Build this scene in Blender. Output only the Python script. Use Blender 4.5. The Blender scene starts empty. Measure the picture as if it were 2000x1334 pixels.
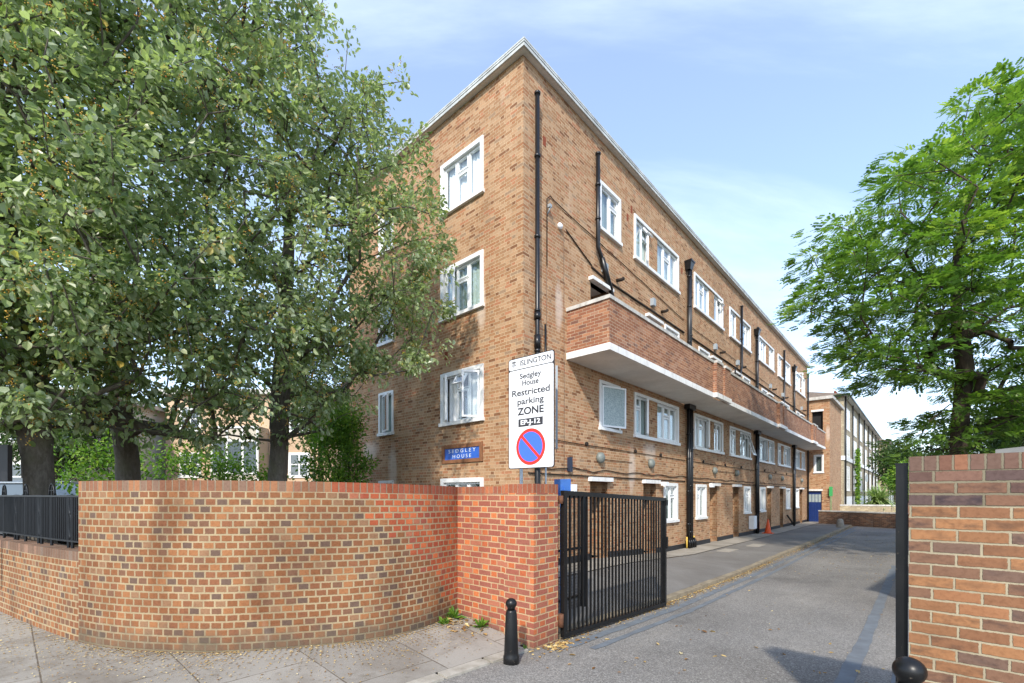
import bpy, bmesh, math, random
import numpy as np
from mathutils import Vector, Matrix
R = math.radians
S = bpy.context.scene
COL = S.collection
# ------------------------------------------------------------------ camera, sky, sun, exposure
FPX, CX, HY = 889.0, 1000.0, 965.0            # focal length in photo pixels, centre column, horizon row
cam = bpy.data.cameras.new('camera'); cob = bpy.data.objects.new('camera', cam); COL.objects.link(cob)
cam.sensor_width = 36.0; cam.lens = FPX/2000*36.0
cam.shift_y = (HY-667.0)/2000.0
cam.clip_start = 0.05; cam.clip_end = 3000
cob.location = (0, 0, 0); cob.rotation_euler = (R(90), 0, 0)
S.camera = cob
SUN_EL = 38.0
SUN_AZ = (-0.22, -0.975)                        # towards the sun, behind and left of the camera
az = math.atan2(SUN_AZ[0], SUN_AZ[1])
sunv = Vector((math.sin(az)*math.cos(R(SUN_EL)), math.cos(az)*math.cos(R(SUN_EL)), math.sin(R(SUN_EL))))
sl = bpy.data.lights.new('sun', 'SUN'); sl.energy = 2.1; sl.angle = R(2.0); sl.color = (1.0, 0.93, 0.83)
so = bpy.data.objects.new('sun', sl); COL.objects.link(so)
so.rotation_euler = (-sunv).to_track_quat('-Z', 'Y').to_euler()
W = bpy.data.worlds.new('World'); S.world = W; W.use_nodes = True
def setup_world():
    nt = W.node_tree; nt.nodes.clear(); N = nt.nodes.new; Lk = nt.links.new
    out = N('ShaderNodeOutputWorld'); bg = N('ShaderNodeBackground'); Lk(bg.outputs[0], out.inputs[0])
    sky = N('ShaderNodeTexSky'); sky.sky_type = 'NISHITA'; sky.sun_disc = False
    sky.sun_elevation = R(SUN_EL); sky.sun_rotation = az % (2*math.pi)
    sky.air_density = 1.0; sky.dust_density = 0.6; sky.ozone_density = 2.5; sky.altitude = 0
    tc = N('ShaderNodeTexCoord'); sp = N('ShaderNodeSeparateXYZ'); Lk(tc.outputs['Generated'], sp.inputs[0])
    # flat cloud layer seen in perspective: direction / height
    ad = N('ShaderNodeMath'); ad.operation = 'ADD'; ad.inputs[1].default_value = 0.18; Lk(sp.outputs[2], ad.inputs[0])
    mx = N('ShaderNodeMath'); mx.operation = 'MAXIMUM'; mx.inputs[1].default_value = 0.03; Lk(ad.outputs[0], mx.inputs[0])
    dx = N('ShaderNodeMath'); dx.operation = 'DIVIDE'; Lk(sp.outputs[0], dx.inputs[0]); Lk(mx.outputs[0], dx.inputs[1])
    dy = N('ShaderNodeMath'); dy.operation = 'DIVIDE'; Lk(sp.outputs[1], dy.inputs[0]); Lk(mx.outputs[0], dy.inputs[1])
    cb = N('ShaderNodeCombineXYZ'); Lk(dx.outputs[0], cb.inputs[0]); Lk(dy.outputs[0], cb.inputs[1])
    mp = N('ShaderNodeMapping'); mp.inputs['Rotation'].default_value = (0, 0, R(35)); mp.inputs['Scale'].default_value = (0.55, 1.5, 1)
    mp.inputs['Location'].default_value = (3.1, 1.4, 0)
    Lk(cb.outputs[0], mp.inputs[0])
    n1 = N('ShaderNodeTexNoise'); n1.inputs['Scale'].default_value = 0.9; n1.inputs['Detail'].default_value = 8; n1.inputs['Roughness'].default_value = 0.58
    n1.inputs['Distortion'].default_value = 0.5
    Lk(mp.outputs[0], n1.inputs['Vector'])
    cr = N('ShaderNodeMapRange'); cr.inputs[1].default_value = 0.46; cr.inputs[2].default_value = 0.80; cr.inputs[3].default_value = 0.14; cr.inputs[4].default_value = 0.66
    cr.interpolation_type = 'SMOOTHSTEP'
    Lk(n1.outputs[0], cr.inputs[0])
    # whiter towards the horizon (thin cloud bank)
    hz = N('ShaderNodeMapRange'); hz.inputs[1].default_value = 0.0; hz.inputs[2].default_value = 0.42; hz.inputs[3].default_value = 0.42; hz.inputs[4].default_value = 0.0
    Lk(sp.outputs[2], hz.inputs[0])
    sm = N('ShaderNodeMath'); sm.operation = 'ADD'; sm.use_clamp = True; Lk(cr.outputs[0], sm.inputs[0]); Lk(hz.outputs[0], sm.inputs[1])
    mix = N('ShaderNodeMixRGB'); mix.inputs[2].default_value = (4.5, 5.05, 5.9, 1)
    Lk(sm.outputs[0], mix.inputs[0]); Lk(sky.outputs[0], mix.inputs[1]); Lk(mix.outputs[0], bg.inputs[0])
    bg.inputs[1].default_value = 0.15
setup_world()
vs = S.view_settings; vs.view_transform = 'Standard'; vs.look = 'None'; vs.gamma = 1.0; vs.use_curve_mapping = False
vs.exposure = 1.25
S.cycles.max_bounces = 8; S.cycles.transparent_max_bounces = 12; S.cycles.sample_clamp_indirect = 6

# ------------------------------------------------------------------ frames
# frame 'B': x = along the long facade (u), y = along the gable (v), corner of the block at (0,0); frame 'W': world
A48 = R(48.0); CBX, CBY = 0.246, 9.96
ca, sa = math.cos(A48), math.sin(A48)
def b2w(u, v): return (CBX + u*ca - v*sa, CBY + u*sa + v*ca)
def w2b(x, y):
    x -= CBX; y -= CBY
    return (x*ca + y*sa, -x*sa + y*ca)
def fu(px, w=0.0):                              # distance along the facade (plane v=-w) of a photo column
    t = (px-CX)/FPX
    x0, y0 = b2w(0, -w)
    return (y0*t-x0)/(ca-sa*t)
def interp(x, xs, ys):
    return float(np.interp(x, xs, ys))
def zr(u): return interp(u, [-9, -6, -3.2, 0.2, 5, 33, 90], [-1.70, -1.73, -1.83, -1.98, -2.06, -2.13, -2.2])
def zf(u): return interp(u, [-6, -3.4, 3, 7.5, 20, 33, 90], [-1.62, -1.68, -1.76, -2.0, -2.09, -2.12, -2.2])
def zg(u, v):                                   # ground height
    if v < -3.0: return zr(u)
    if u < -3.4:
        t = min(1, max(0, (v+3.0)/1.3)); return (zr(u)+0.025)*(1-t) + (-1.635)*t
    t = min(1, max(0, (v+2.95)/2.2)); return (zr(u)+0.06)*(1-t)+zf(u)*t
# ------------------------------------------------------------------ mesh builder and object helpers
ORG = {}
class MB:
    def __init__(s): s.v = []; s.f = []; s.uv = []; s.m = []; s.sm = []
    def face(s, pts, uv=None, m=0, smooth=False):
        i = len(s.v); s.v += [tuple(p) for p in pts]; s.f.append(tuple(range(i, i+len(pts)))); s.uv.append(uv); s.m.append(m); s.sm.append(smooth)
    def box(s, x0, x1, y0, y1, z0, z1, m=0):
        x0, x1 = min(x0, x1), max(x0, x1); y0, y1 = min(y0, y1), max(y0, y1); z0, z1 = min(z0, z1), max(z0, z1)
        c = [(x0,y0,z0),(x1,y0,z0),(x1,y1,z0),(x0,y1,z0),(x0,y0,z1),(x1,y0,z1),(x1,y1,z1),(x0,y1,z1)]
        for q in ((0,3,2,1),(4,5,6,7),(0,1,5,4),(1,2,6,5),(2,3,7,6),(3,0,4,7)): s.face([c[k] for k in q], m=m)
    def hexa(s, c, m=0):                        # eight corners, bottom ring then top ring
        for q in ((0,3,2,1),(4,5,6,7),(0,1,5,4),(1,2,6,5),(2,3,7,6),(3,0,4,7)): s.face([c[k] for k in q], m=m)
    def bar(s, p, q, w, h=None, m=0):           # square bar between points
        h = h or w; p = Vector(p); q = Vector(q); d = (q-p).normalized()
        up = Vector((0,0,1)) if abs(d.z) < .95 else Vector((1,0,0))
        a = d.cross(up).normalized()*w/2; b = a.cross(d).normalized()*h/2
        c = [p-a-b, p+a-b, p+a+b, p-a+b, q-a-b, q+a-b, q+a+b, q-a+b]
        s.hexa(c, m)
    def tube(s, pts, r, n=10, cap=True, m=0, smooth=True):
        pts = [Vector(p) for p in pts]
        rs = r if isinstance(r, (list, tuple)) else [r]*len(pts)
        rings = []
        prev = None
        for i, p in enumerate(pts):
            d = (pts[min(i+1, len(pts)-1)]-pts[max(i-1, 0)])
            d = d.normalized() if d.length > 1e-9 else Vector((0,0,1))
            if prev is None:
                up = Vector((0,0,1)) if abs(d.z) < .9 else Vector((1,0,0))
                a = d.cross(up).normalized()
            else:
                a = (prev - d*prev.dot(d)).normalized()
            prev = a; b = d.cross(a)
            rings.append([p + (a*math.cos(t)+b*math.sin(t))*rs[i] for t in [2*math.pi*k/n for k in range(n)]])
        for i in range(len(rings)-1):
            for k in range(n):
                s.face([rings[i][k], rings[i][(k+1)%n], rings[i+1][(k+1)%n], rings[i+1][k]], m=m, smooth=smooth)
        if cap:
            s.face(list(reversed(rings[0])), m=m); s.face(rings[-1], m=m)
    def lathe(s, cx, cy, prof, n=24, m=0, smooth=True):
        rings = [[(cx+r*math.cos(2*math.pi*k/n), cy+r*math.sin(2*math.pi*k/n), z) for k in range(n)] for r, z in prof]
        for i in range(len(rings)-1):
            for k in range(n):
                s.face([rings[i][k], rings[i][(k+1)%n], rings[i+1][(k+1)%n], rings[i+1][k]], m=m, smooth=smooth)
        s.face(list(reversed(rings[0])), m=m); s.face(rings[-1], m=m)
def frame_loc(fr, o):
    if fr == 'B':
        x, y = b2w(o[0], o[1]); return (x, y, o[2]), A48
    return tuple(o), 0.0
def thing(name, label, cat, origin=(0,0,0), frame='W', group=None):
    e = bpy.data.objects.new(name, None); COL.objects.link(e); e.empty_display_size = .2
    e.location, rz = frame_loc(frame, origin); e.rotation_euler = (0, 0, rz)
    e['label'] = label; e['category'] = cat
    if group: e['group'] = group
    ORG[e.name] = (Vector(origin), frame)
    return e
def obj(name, mb, mats, parent=None, origin=None, frame='W', merge=True, label=None, cat=None, group=None, kind=None):
    me = bpy.data.meshes.new(name)
    if parent is not None: o0, frame = ORG[parent.name]
    else: o0 = Vector(origin or (0,0,0))
    vv = [(p[0]-o0.x, p[1]-o0.y, p[2]-o0.z) for p in mb.v]
    me.from_pydata(vv, [], mb.f)
    uvl = me.uv_layers.new(name='UVMap'); data = np.zeros((len(me.loops), 2), dtype=np.float32)
    li = 0
    for f, uv in zip(mb.f, mb.uv):
        n = len(f)
        if uv is not None:
            for k in range(n): data[li+k] = uv[k]
        else:
            P = [Vector(mb.v[i]) for i in f]
            nn = Vector((0,0,0))
            for k in range(n): nn += P[k].cross(P[(k+1)%n])
            nn = nn.normalized() if nn.length > 0 else Vector((0,0,1))
            if abs(nn.z) > .7:
                for k in range(n): data[li+k] = (P[k].x, P[k].y)
            else:
                t = Vector((0,0,1)).cross(nn).normalized()
                if abs(t.x) >= abs(t.y):
                    if t.x < 0: t = -t
                elif t.y < 0: t = -t
                for k in range(n): data[li+k] = (P[k].dot(t), P[k].z)
        li += n
    uvl.data.foreach_set('uv', data.ravel())
    me.polygons.foreach_set('material_index', mb.m)
    me.polygons.foreach_set('use_smooth', mb.sm)
    if merge:
        bm = bmesh.new(); bm.from_mesh(me); bmesh.ops.remove_doubles(bm, verts=bm.verts, dist=1e-5)
        bmesh.ops.recalc_face_normals(bm, faces=bm.faces); bm.to_mesh(me); bm.free()
    for m in (mats if isinstance(mats, (list, tuple)) else [mats]): me.materials.append(m)
    o = bpy.data.objects.new(name, me); COL.objects.link(o)
    if parent is not None: o.parent = parent
    else:
        o.location, rz = frame_loc(frame, o0); o.rotation_euler = (0, 0, rz)
    ORG[o.name] = (o0, frame)
    if label: o['label'] = label
    if cat: o['category'] = cat
    if group: o['group'] = group
    if kind: o['kind'] = kind
    return o
def copy_tree(o, parent=None):
    c = o.copy(); COL.objects.link(c); c.parent = parent; ORG[c.name] = ORG.get(o.name, (Vector((0,0,0)), 'W'))
    for ch in list(o.children): copy_tree(ch, c)
    return c
# ------------------------------------------------------------------ materials
class NT:
    def __init__(s, name):
        s.m = bpy.data.materials.new(name); s.m.use_nodes = True; s.t = s.m.node_tree; s.t.nodes.clear()
        s.out = s.n('ShaderNodeOutputMaterial'); s.b = s.n('ShaderNodeBsdfPrincipled'); s.l(s.b.outputs[0], s.out.inputs[0])
    def n(s, k, **kw):
        x = s.t.nodes.new(k)
        for a, b in kw.items(): setattr(x, a, b)
        return x
    def l(s, a, b): s.t.links.new(a, b)
    def put(s, sock, v):
        if hasattr(v, 'is_output') or hasattr(v, 'links'): s.l(v, sock)
        else: sock.default_value = v
    def math(s, op, a, b=0.0, c=None, clamp=False):
        x = s.n('ShaderNodeMath', operation=op, use_clamp=clamp); s.put(x.inputs[0], a); s.put(x.inputs[1], b)
        if c is not None: s.put(x.inputs[2], c)
        return x.outputs[0]
    def noise(s, vec, scale, detail=3, rough=.5, dist=0.0, out=0):
        x = s.n('ShaderNodeTexNoise'); s.l(vec, x.inputs['Vector']); x.inputs['Scale'].default_value = scale
        x.inputs['Detail'].default_value = detail; x.inputs['Roughness'].default_value = rough; x.inputs['Distortion'].default_value = dist
        return x.outputs[out]
    def rng(s, v, a, b, c=0.0, d=1.0, smooth=False):
        x = s.n('ShaderNodeMapRange'); s.l(v, x.inputs[0])
        for i, k in enumerate((a, b, c, d)): x.inputs[i+1].default_value = k
        if smooth: x.interpolation_type = 'SMOOTHSTEP'
        return x.outputs[0]
    def mix(s, f, a, b, blend='MIX'):
        x = s.n('ShaderNodeMixRGB', blend_type=blend); s.put(x.inputs[0], f)
        for i, v in ((1, a), (2, b)):
            if isinstance(v, (tuple, list)): x.inputs[i].default_value = (v[0], v[1], v[2], 1)
            else: s.l(v, x.inputs[i])
        return x.outputs[0]
    def ramp(s, f, stops, interp='LINEAR'):
        x = s.n('ShaderNodeValToRGB'); x.color_ramp.interpolation = interp; e = x.color_ramp.elements
        while len(e) < len(stops): e.new(0.5)
        for i, (p, c) in enumerate(stops): e[i].position = p; e[i].color = (c[0], c[1], c[2], 1)
        s.l(f, x.inputs[0]); return x.outputs[0]
    def gray(s, v):
        x = s.n('ShaderNodeCombineXYZ'); [s.l(v, x.inputs[i]) for i in range(3)]; return x.outputs[0]
    def bump(s, h, strength=.3, dist=.01):
        x = s.n('ShaderNodeBump'); x.inputs['Strength'].default_value = strength; x.inputs['Distance'].default_value = dist
        s.l(h, x.inputs['Height']); s.l(x.outputs[0], s.b.inputs['Normal'])
    def coord(s, k='Object'): return s.n('ShaderNodeTexCoord').outputs[k]
    def base(s, c, rough=.7, spec=.4, metal=0.0):
        if isinstance(c, (tuple, list)): s.b.inputs['Base Color'].default_value = (c[0], c[1], c[2], 1)
        else: s.l(c, s.b.inputs['Base Color'])
        s.put(s.b.inputs['Roughness'], rough); s.b.inputs['Specular IOR Level'].default_value = spec
        s.b.inputs['Metallic'].default_value = metal
MATS = {}
def plain(name, c, rough=.6, spec=.4, var=.12, scale=3.0, bump=0.0, metal=0.0, c2=None, bscale=60):
    if name in MATS: return MATS[name]
    t = NT(name); co = t.coord()
    n = t.noise(co, scale, 5, .6)
    c2 = c2 or tuple(x*(1-2*var) for x in c)
    col = t.mix(t.rng(n, .35, .7), c, c2)
    if metal == 0.0 and var > 0:
        f = t.noise(co, scale*14, 3, .6); col = t.mix(t.rng(f, .55, .75, 0, var*1.2), col, tuple(x*.6 for x in c))
    t.base(col, rough, spec, metal)
    if bump: t.bump(t.noise(co, bscale, 3, .6), bump, .004)
    MATS[name] = t.m; return t.m
def brick(name, bond, palette, mortar, bw=.225, ch=.075, joint=.0055, dark=0.0, stain=.25, accent=None, bumps=.5, phase=0.0, var=.22, grime=None, streak=.0, spots=(), hdr=None):
    """procedural brickwork laid out in metres on the UV map"""
    t = NT(name); uv = t.n('ShaderNodeUVMap').outputs[0]
    sp = t.n('ShaderNodeSeparateXYZ'); t.l(uv, sp.inputs[0]); x, y = sp.outputs[0], sp.outputs[1]
    wob = t.noise(uv, 7, 2, .5); wob = t.math('MULTIPLY', t.math('SUBTRACT', wob, .5), .008)
    yy = t.math('ADD', t.math('ADD', y, phase), wob)
    row = t.math('FLOOR', t.math('DIVIDE', yy, ch)); par = t.math('FLOORED_MODULO', row, 2.0)
    fy = t.math('SUBTRACT', yy, t.math('MULTIPLY', row, ch))
    jy = t.math('MINIMUM', fy, t.math('SUBTRACT', ch, fy))
    P = {'flemish': bw*1.5, 'stretcher': bw, 'header': bw/2, 'soldier': bw/3}[bond]
    offs = {'flemish': P/2, 'stretcher': P/2, 'header': P/2, 'soldier': 0.0}[bond]
    rj = t.n('ShaderNodeTexWhiteNoise', noise_dimensions='1D'); t.l(row, rj.inputs['W'])
    xx = t.math('ADD', t.math('ADD', x, t.math('MULTIPLY', par, offs)), t.math('MULTIPLY', t.math('SUBTRACT', rj.outputs[0], .5), .022))
    k = t.math('FLOOR', t.math('DIVIDE', xx, P)); m = t.math('SUBTRACT', xx, t.math('MULTIPLY', k, P))
    jx = t.math('MINIMUM', m, t.math('SUBTRACT', P, m))
    idx = k
    if bond == 'flemish':
        jx = t.math('MINIMUM', jx, t.math('ABSOLUTE', t.math('SUBTRACT', m, bw)))
        idx = t.math('ADD', t.math('MULTIPLY', k, 2.0), t.math('GREATER_THAN', m, bw))
    d = t.math('MINIMUM', jx, jy)
    fine = t.noise(uv, 55, 5, .72)
    d2 = t.math('ADD', d, t.math('MULTIPLY', t.math('SUBTRACT', fine, .5), .013))
    d2 = t.math('ADD', d2, t.math('MULTIPLY', t.math('SUBTRACT', t.noise(uv, 5, 3, .6), .5), .005))
    mask = t.rng(d2, joint-.0012, joint+.0018)           # 0 mortar, 1 brick
    cv = t.n('ShaderNodeCombineXYZ'); t.l(idx, cv.inputs[0]); t.l(row, cv.inputs[1])
    wn = t.n('ShaderNodeTexWhiteNoise', noise_dimensions='2D'); t.l(cv.outputs[0], wn.inputs['Vector'])
    cs = t.n('ShaderNodeSeparateColor'); t.l(wn.outputs['Color'], cs.inputs[0])
    n = len(palette); tot = sum(p[1] for p in palette); acc = 0; stops = []
    for c, w in palette: stops.append((acc/tot, c)); acc += w
    col = t.ramp(wn.outputs['Value'], stops, 'CONSTANT')
    if hdr:                                              # headers fired a brighter colour than the stretchers
        st = []; acc = 0; tt = sum(p[1] for p in hdr)
        for c, w in hdr: st.append((acc/tt, c)); acc += w
        col = t.mix(t.math('GREATER_THAN', m, bw), col, t.ramp(wn.outputs['Value'], st, 'CONSTANT'))
    if accent:                                           # a rebuilt area: (palette, u0, slope) bricks right of a stepped line
        pal2, u0, sl_, u1 = accent; st = []; acc = 0; tt = sum(p[1] for p in pal2)
        for c, w in pal2: st.append((acc/tt, c)); acc += w
        c2 = t.ramp(wn.outputs['Value'], st, 'CONSTANT')
        edge = t.math('ADD', t.math('ADD', u0, t.math('MULTIPLY', row, ch*sl_)), t.math('MULTIPLY', t.math('SUBTRACT', cs.outputs[2], .5), .25))
        col = t.mix(t.math('MULTIPLY', t.math('GREATER_THAN', t.math('MULTIPLY', idx, P), edge), t.math('LESS_THAN', x, u1)), col, c2)
    br = t.rng(cs.outputs[0], 0, 1, 1-var, 1+var*.8)
    col = t.mix(1.0, col, t.gray(br), 'MULTIPLY')
    mot = t.noise(uv, 38, 4, .65); col = t.mix(t.rng(mot, .46, .76, 0, .6), col, t.mix(1.0, col, (.52, .47, .45), 'MULTIPLY'))
    if streak:                                           # dark fired band along the middle of many bricks
        bm_ = t.n('ShaderNodeMapping'); t.l(uv, bm_.inputs[0]); bm_.inputs['Scale'].default_value = (1, 2.2, 1)
        sx = t.noise(bm_.outputs[0], 9, 4, .6); cen = t.rng(t.math('ABSOLUTE', t.math('SUBTRACT', fy, ch*.5)), ch*.14, ch*.5, 1, .25)
        col = t.mix(t.math('MULTIPLY', t.math('MULTIPLY', t.rng(sx, .44, .62, 0, streak), cen), t.rng(cs.outputs[1], .2, .7)), col, t.mix(1.0, col, (.42,.48,.62), 'MULTIPLY'))
    mcol = t.mix(t.rng(t.noise(uv, 2.2, 4, .6), .4, .7), mortar, tuple(c*.68 for c in mortar))
    col = t.mix(mask, mcol, col)
    # weathering patches of dirt and efflorescence
    mp = t.n('ShaderNodeMapping'); t.l(uv, mp.inputs[0]); mp.inputs['Scale'].default_value = (1.3, .55, 1)
    st = t.noise(mp.outputs[0], .9, 7, .62, .4)
    col = t.mix(t.rng(st, .47, .76, 0, stain), col, t.mix(1.0, col, (.42, .36, .33), 'MULTIPLY'))
    mp2 = t.n('ShaderNodeMapping'); t.l(uv, mp2.inputs[0]); mp2.inputs['Scale'].default_value = (1.9, .5, 1); mp2.inputs['Location'].default_value = (7.3, 2.2, 0)
    ef = t.noise(mp2.outputs[0], 1.1, 6, .6)
    col = t.mix(t.rng(ef, .64, .84, 0, .34), col, (.60, .53, .45))
    for (sx_, sy_, rx_, ry_) in spots:                   # pale lime bloom
        a_ = t.math('POWER', t.math('DIVIDE', t.math('SUBTRACT', x, sx_), rx_), 2.0); b_ = t.math('POWER', t.math('DIVIDE', t.math('SUBTRACT', y, sy_), ry_), 2.0)
        q_ = t.math('ADD', t.math('ADD', a_, b_), t.math('MULTIPLY', t.math('SUBTRACT', ef, .5), 3.0))
        col = t.mix(t.rng(q_, .2, 1.2, .5, 0), col, (.66,.58,.50))
    if grime:                                            # damp mossy stain along the foot, ragged upper edge
        ge = t.math('ADD', y, t.math('MULTIPLY', t.math('SUBTRACT', t.noise(mp.outputs[0], 2.5, 6, .65), .5), -.75))
        col = t.mix(t.rng(ge, grime[0], grime[0]+grime[1], .62, 0), col, (.085,.075,.055))
    t.base(col, .88, .2)
    h = t.math('ADD', mask, t.math('MULTIPLY', mot, .35))
    t.bump(h, bumps, .006)
    return t.m
M = {}
BT = [((.44,.250,.132),4), ((.40,.218,.110),4), ((.47,.285,.160),4), ((.345,.165,.080),2.6), ((.42,.265,.155),2.4), ((.20,.095,.048),1.3), ((.37,.170,.090),1.5), ((.28,.185,.115),1.2)]
M['brick_block'] = brick('building_brick', 'flemish', BT, (.56,.41,.26), stain=.36, var=.2, spots=[(1.32,4.45,.16,.6),(5.05,.75,.22,.75),(6.2,1.35,.5,.3),(12.2,-1.5,.4,.5)])
BR = [((.35,.150,.080),4), ((.30,.125,.070),4), ((.39,.185,.100),3), ((.24,.100,.060),2), ((.33,.175,.11),2), ((.17,.085,.06),.9)]
M['brick_balcony'] = brick('balcony_brick', 'stretcher', BR, (.46,.35,.24), stain=.42, var=.2)
WT = [((.29,.122,.052),4), ((.255,.108,.048),4), ((.32,.142,.060),3), ((.225,.095,.046),3), ((.125,.080,.058),1.7), ((.165,.085,.050),1.6), ((.235,.130,.070),1.6)]
RT = [((.44,.110,.048),4), ((.37,.090,.045),3), ((.49,.135,.052),3), ((.27,.08,.050),1.2), ((.33,.12,.065),1.2)]
M['brick_curve'] = brick('curved_wall_brick', 'header', WT, (.38,.295,.175), joint=.0085, stain=.7, grime=(-1.62, .22), accent=(RT, 3.05, -1.05, 60.0), var=.2)
M['cap_curve'] = brick('curved_wall_cap', 'soldier', [((.27,.125,.065),3), ((.235,.11,.065),3), ((.30,.14,.07),2), ((.18,.11,.075),1)], (.24,.19,.13), ch=.2, joint=.0055, stain=.6, accent=([((.34,.095,.045),3), ((.28,.08,.045),2)], 2.85, 0, 60.0))
M['cap_low'] = brick('low_wall_cap', 'soldier', [((.23,.135,.09),3), ((.20,.12,.08),3), ((.26,.15,.10),2), ((.17,.12,.09),1)], (.24,.19,.14), ch=.3, joint=.0055, stain=.6)
M['brick_pillar'] = brick('pillar_brick', 'flemish', [((.36,.125,.078),3), ((.32,.105,.068),4), ((.39,.145,.085),3), ((.28,.10,.068),2)], (.50,.35,.20), joint=.007, stain=.35, phase=.012, var=.12, hdr=[((.50,.140,.052),3),((.44,.120,.05),2),((.53,.165,.06),2),((.33,.10,.06),1)], grime=(-1.95,.35))
M['cap_pillar'] = brick('pillar_cap', 'soldier', [((.35,.115,.06),3), ((.30,.10,.06),2), ((.38,.13,.06),2)], (.33,.23,.15), ch=.2, joint=.005, stain=.3)
M['brick_right'] = brick('right_wall_brick', 'stretcher', [((.31,.150,.072),3), ((.26,.125,.064),3), ((.34,.165,.075),2.5), ((.20,.108,.066),3), ((.155,.095,.068),1.8), ((.29,.135,.064),2)], (.39,.33,.22), bw=.216, ch=.0725, joint=.0058, stain=.25, var=.16, bumps=.8, streak=.75)
M['brick_right_top'] = brick('right_wall_top_brick', 'stretcher', [((.145,.085,.068),3), ((.11,.072,.064),3), ((.19,.105,.075),2), ((.17,.09,.056),2)], (.21,.18,.12), bw=.216, ch=.0725, joint=.0065, stain=.5, bumps=.9, streak=.8)
M['cap_right'] = brick('right_wall_cap', 'soldier', [((.21,.105,.070),3), ((.165,.095,.070),2), ((.25,.115,.065),2), ((.13,.08,.06),1.5)], (.20,.17,.115), bw=.204, ch=.3, joint=.0055, stain=.5, bumps=.8)
M['brick_far'] = brick('yard_wall_brick', 'stretcher', [((.14,.075,.050),3), ((.11,.065,.048),3), ((.18,.095,.058),2), ((.16,.105,.075),1)], (.22,.175,.125), stain=.4)
M['brick_stock'] = brick('stock_brick', 'flemish', [((.43,.35,.21),3), ((.37,.30,.185),3), ((.48,.40,.25),2), ((.31,.24,.155),2), ((.26,.20,.13),.8)], (.50,.43,.31), stain=.5)
M['brick_stock_dark'] = brick('stock_brick_sooty', 'flemish', [((.38,.32,.21),3), ((.33,.275,.18),3), ((.43,.37,.25),2), ((.25,.205,.14),2)], (.44,.39,.29), stain=.5)
M['brick_patch'] = brick('patched_brick', 'flemish', [((.46,.21,.09),3), ((.40,.17,.07),3), ((.50,.25,.11),2)], (.50,.34,.20), stain=.2)
M['white_paint'] = plain('white_window_paint', (.80,.80,.78), .42, .5, .05, 2.5)
M['upvc'] = plain('white_plastic', (.84,.85,.85), .3, .5, .02, 3)
M['white_slab'] = plain('white_painted_concrete', (.80,.79,.76), .75, .3, .08, 1.6, bump=.15)
M['soffit'] = plain('painted_soffit', (.76,.735,.69), .85, .2, .10, 1.1, bump=.1)
M['coping'] = plain('weathered_concrete_coping', (.60,.58,.53), .85, .2, .22, 3.5, bump=.3, c2=(.36,.35,.32))
M['fascia'] = plain('pale_roof_trim', (.60,.62,.60), .6, .3, .2, 2.5)
M['felt'] = plain('grey_roof_felt', (.22,.22,.21), .9, .2, .15, 1)
M['black_pipe'] = plain('black_gloss_pipe', (.009,.009,.010), .33, .42, .2, 5, bump=.2, bscale=18)
M['black_iron'] = plain('black_gloss_paint', (.006,.0065,.007), .36, .32, .2, 6, bump=.12, bscale=25, c2=(.011,.011,.011))
M['black_rail'] = plain('black_railing_paint', (.007,.009,.012), .42, .35, .2, 6)
M['plinth'] = plain('black_bitumen_plinth', (.013,.013,.016), .55, .4, .2, 4)
M['conduit'] = plain('dull_brown_conduit', (.20,.14,.10), .7, .2, .1, 4)
M['cable'] = plain('black_cable', (.03,.022,.017), .7, .2, .1, 4)
M['grey_plastic'] = plain('grey_plastic', (.33,.37,.39), .5, .4, .08, 4)
M['lamp_grey'] = plain('weathered_lamp_glass', (.20,.22,.20), .45, .4, .12, 8)
M['steel'] = plain('galvanised_steel', (.45,.48,.50), .45, .5, .12, 6, metal=.6)
M['terracotta'] = plain('red_air_brick', (.26,.07,.035), .85, .2, .1, 9)
M['yellow'] = plain('yellow_pipe_tape', (.62,.42,.08), .6, .3, .1, 4)
M['blue_door'] = plain('blue_door_paint', (.008,.030,.145), .35, .5, .08, 3)
M['dark_door'] = plain('dark_door_paint', (.03,.04,.07), .4, .4, .1, 3)
M['sign_white'] = plain('sign_white', (.83,.84,.85), .38, .5, .02, 2)
M['sign_black'] = plain('sign_black', (.03,.03,.032), .45, .4, .0, 2)
M['sign_red'] = plain('sign_red', (.78,.04,.025), .4, .4, .03, 2)
M['sign_blue'] = plain('sign_blue', (.06,.16,.80), .4, .4, .03, 2)
M['tile_blue'] = plain('name_panel_blue', (.02,.11,.52), .35, .5, .10, 7)
M['blue_plate'] = plain('blue_plate', (.05,.16,.50), .4, .5, .06, 4)
M['cone'] = plain('traffic_cone_orange', (.78,.10,.02), .5, .4, .06, 5)
M['roof_tile'] = plain('brown_roof_tile', (.22,.165,.12), .85, .2, .2, 2.5)
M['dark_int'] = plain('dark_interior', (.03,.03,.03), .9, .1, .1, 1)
M['peach'] = plain('peach_render', (.56,.40,.265), .85, .2, .06, .6)
M['beige'] = plain('beige_panel', (.52,.47,.38), .7, .3, .06, .8)
M['cream'] = plain('cream_render', (.62,.59,.52), .8, .2, .06, .8)
M['car_paint'] = plain('silver_car_paint', (.42,.46,.50), .28, .6, .03, 2, metal=.5)
M['car_dark'] = plain('car_tyre_black', (.02,.02,.02), .6, .3, .1, 3)
M['stone'] = plain('rough_concrete_stone', (.34,.31,.26), .9, .2, .2, 6, bump=.3)
M['green_plate'] = plain('green_sign_plate', (.05,.35,.10), .5, .4, .05, 3)
M['rust'] = plain('rusty_iron', (.17,.075,.04), .8, .3, .3, 12, bump=.4)
M['amber_leaf'] = plain('dry_leaf', (.46,.28,.09), .8, .2, .25, 9, c2=(.28,.13,.045))
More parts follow.
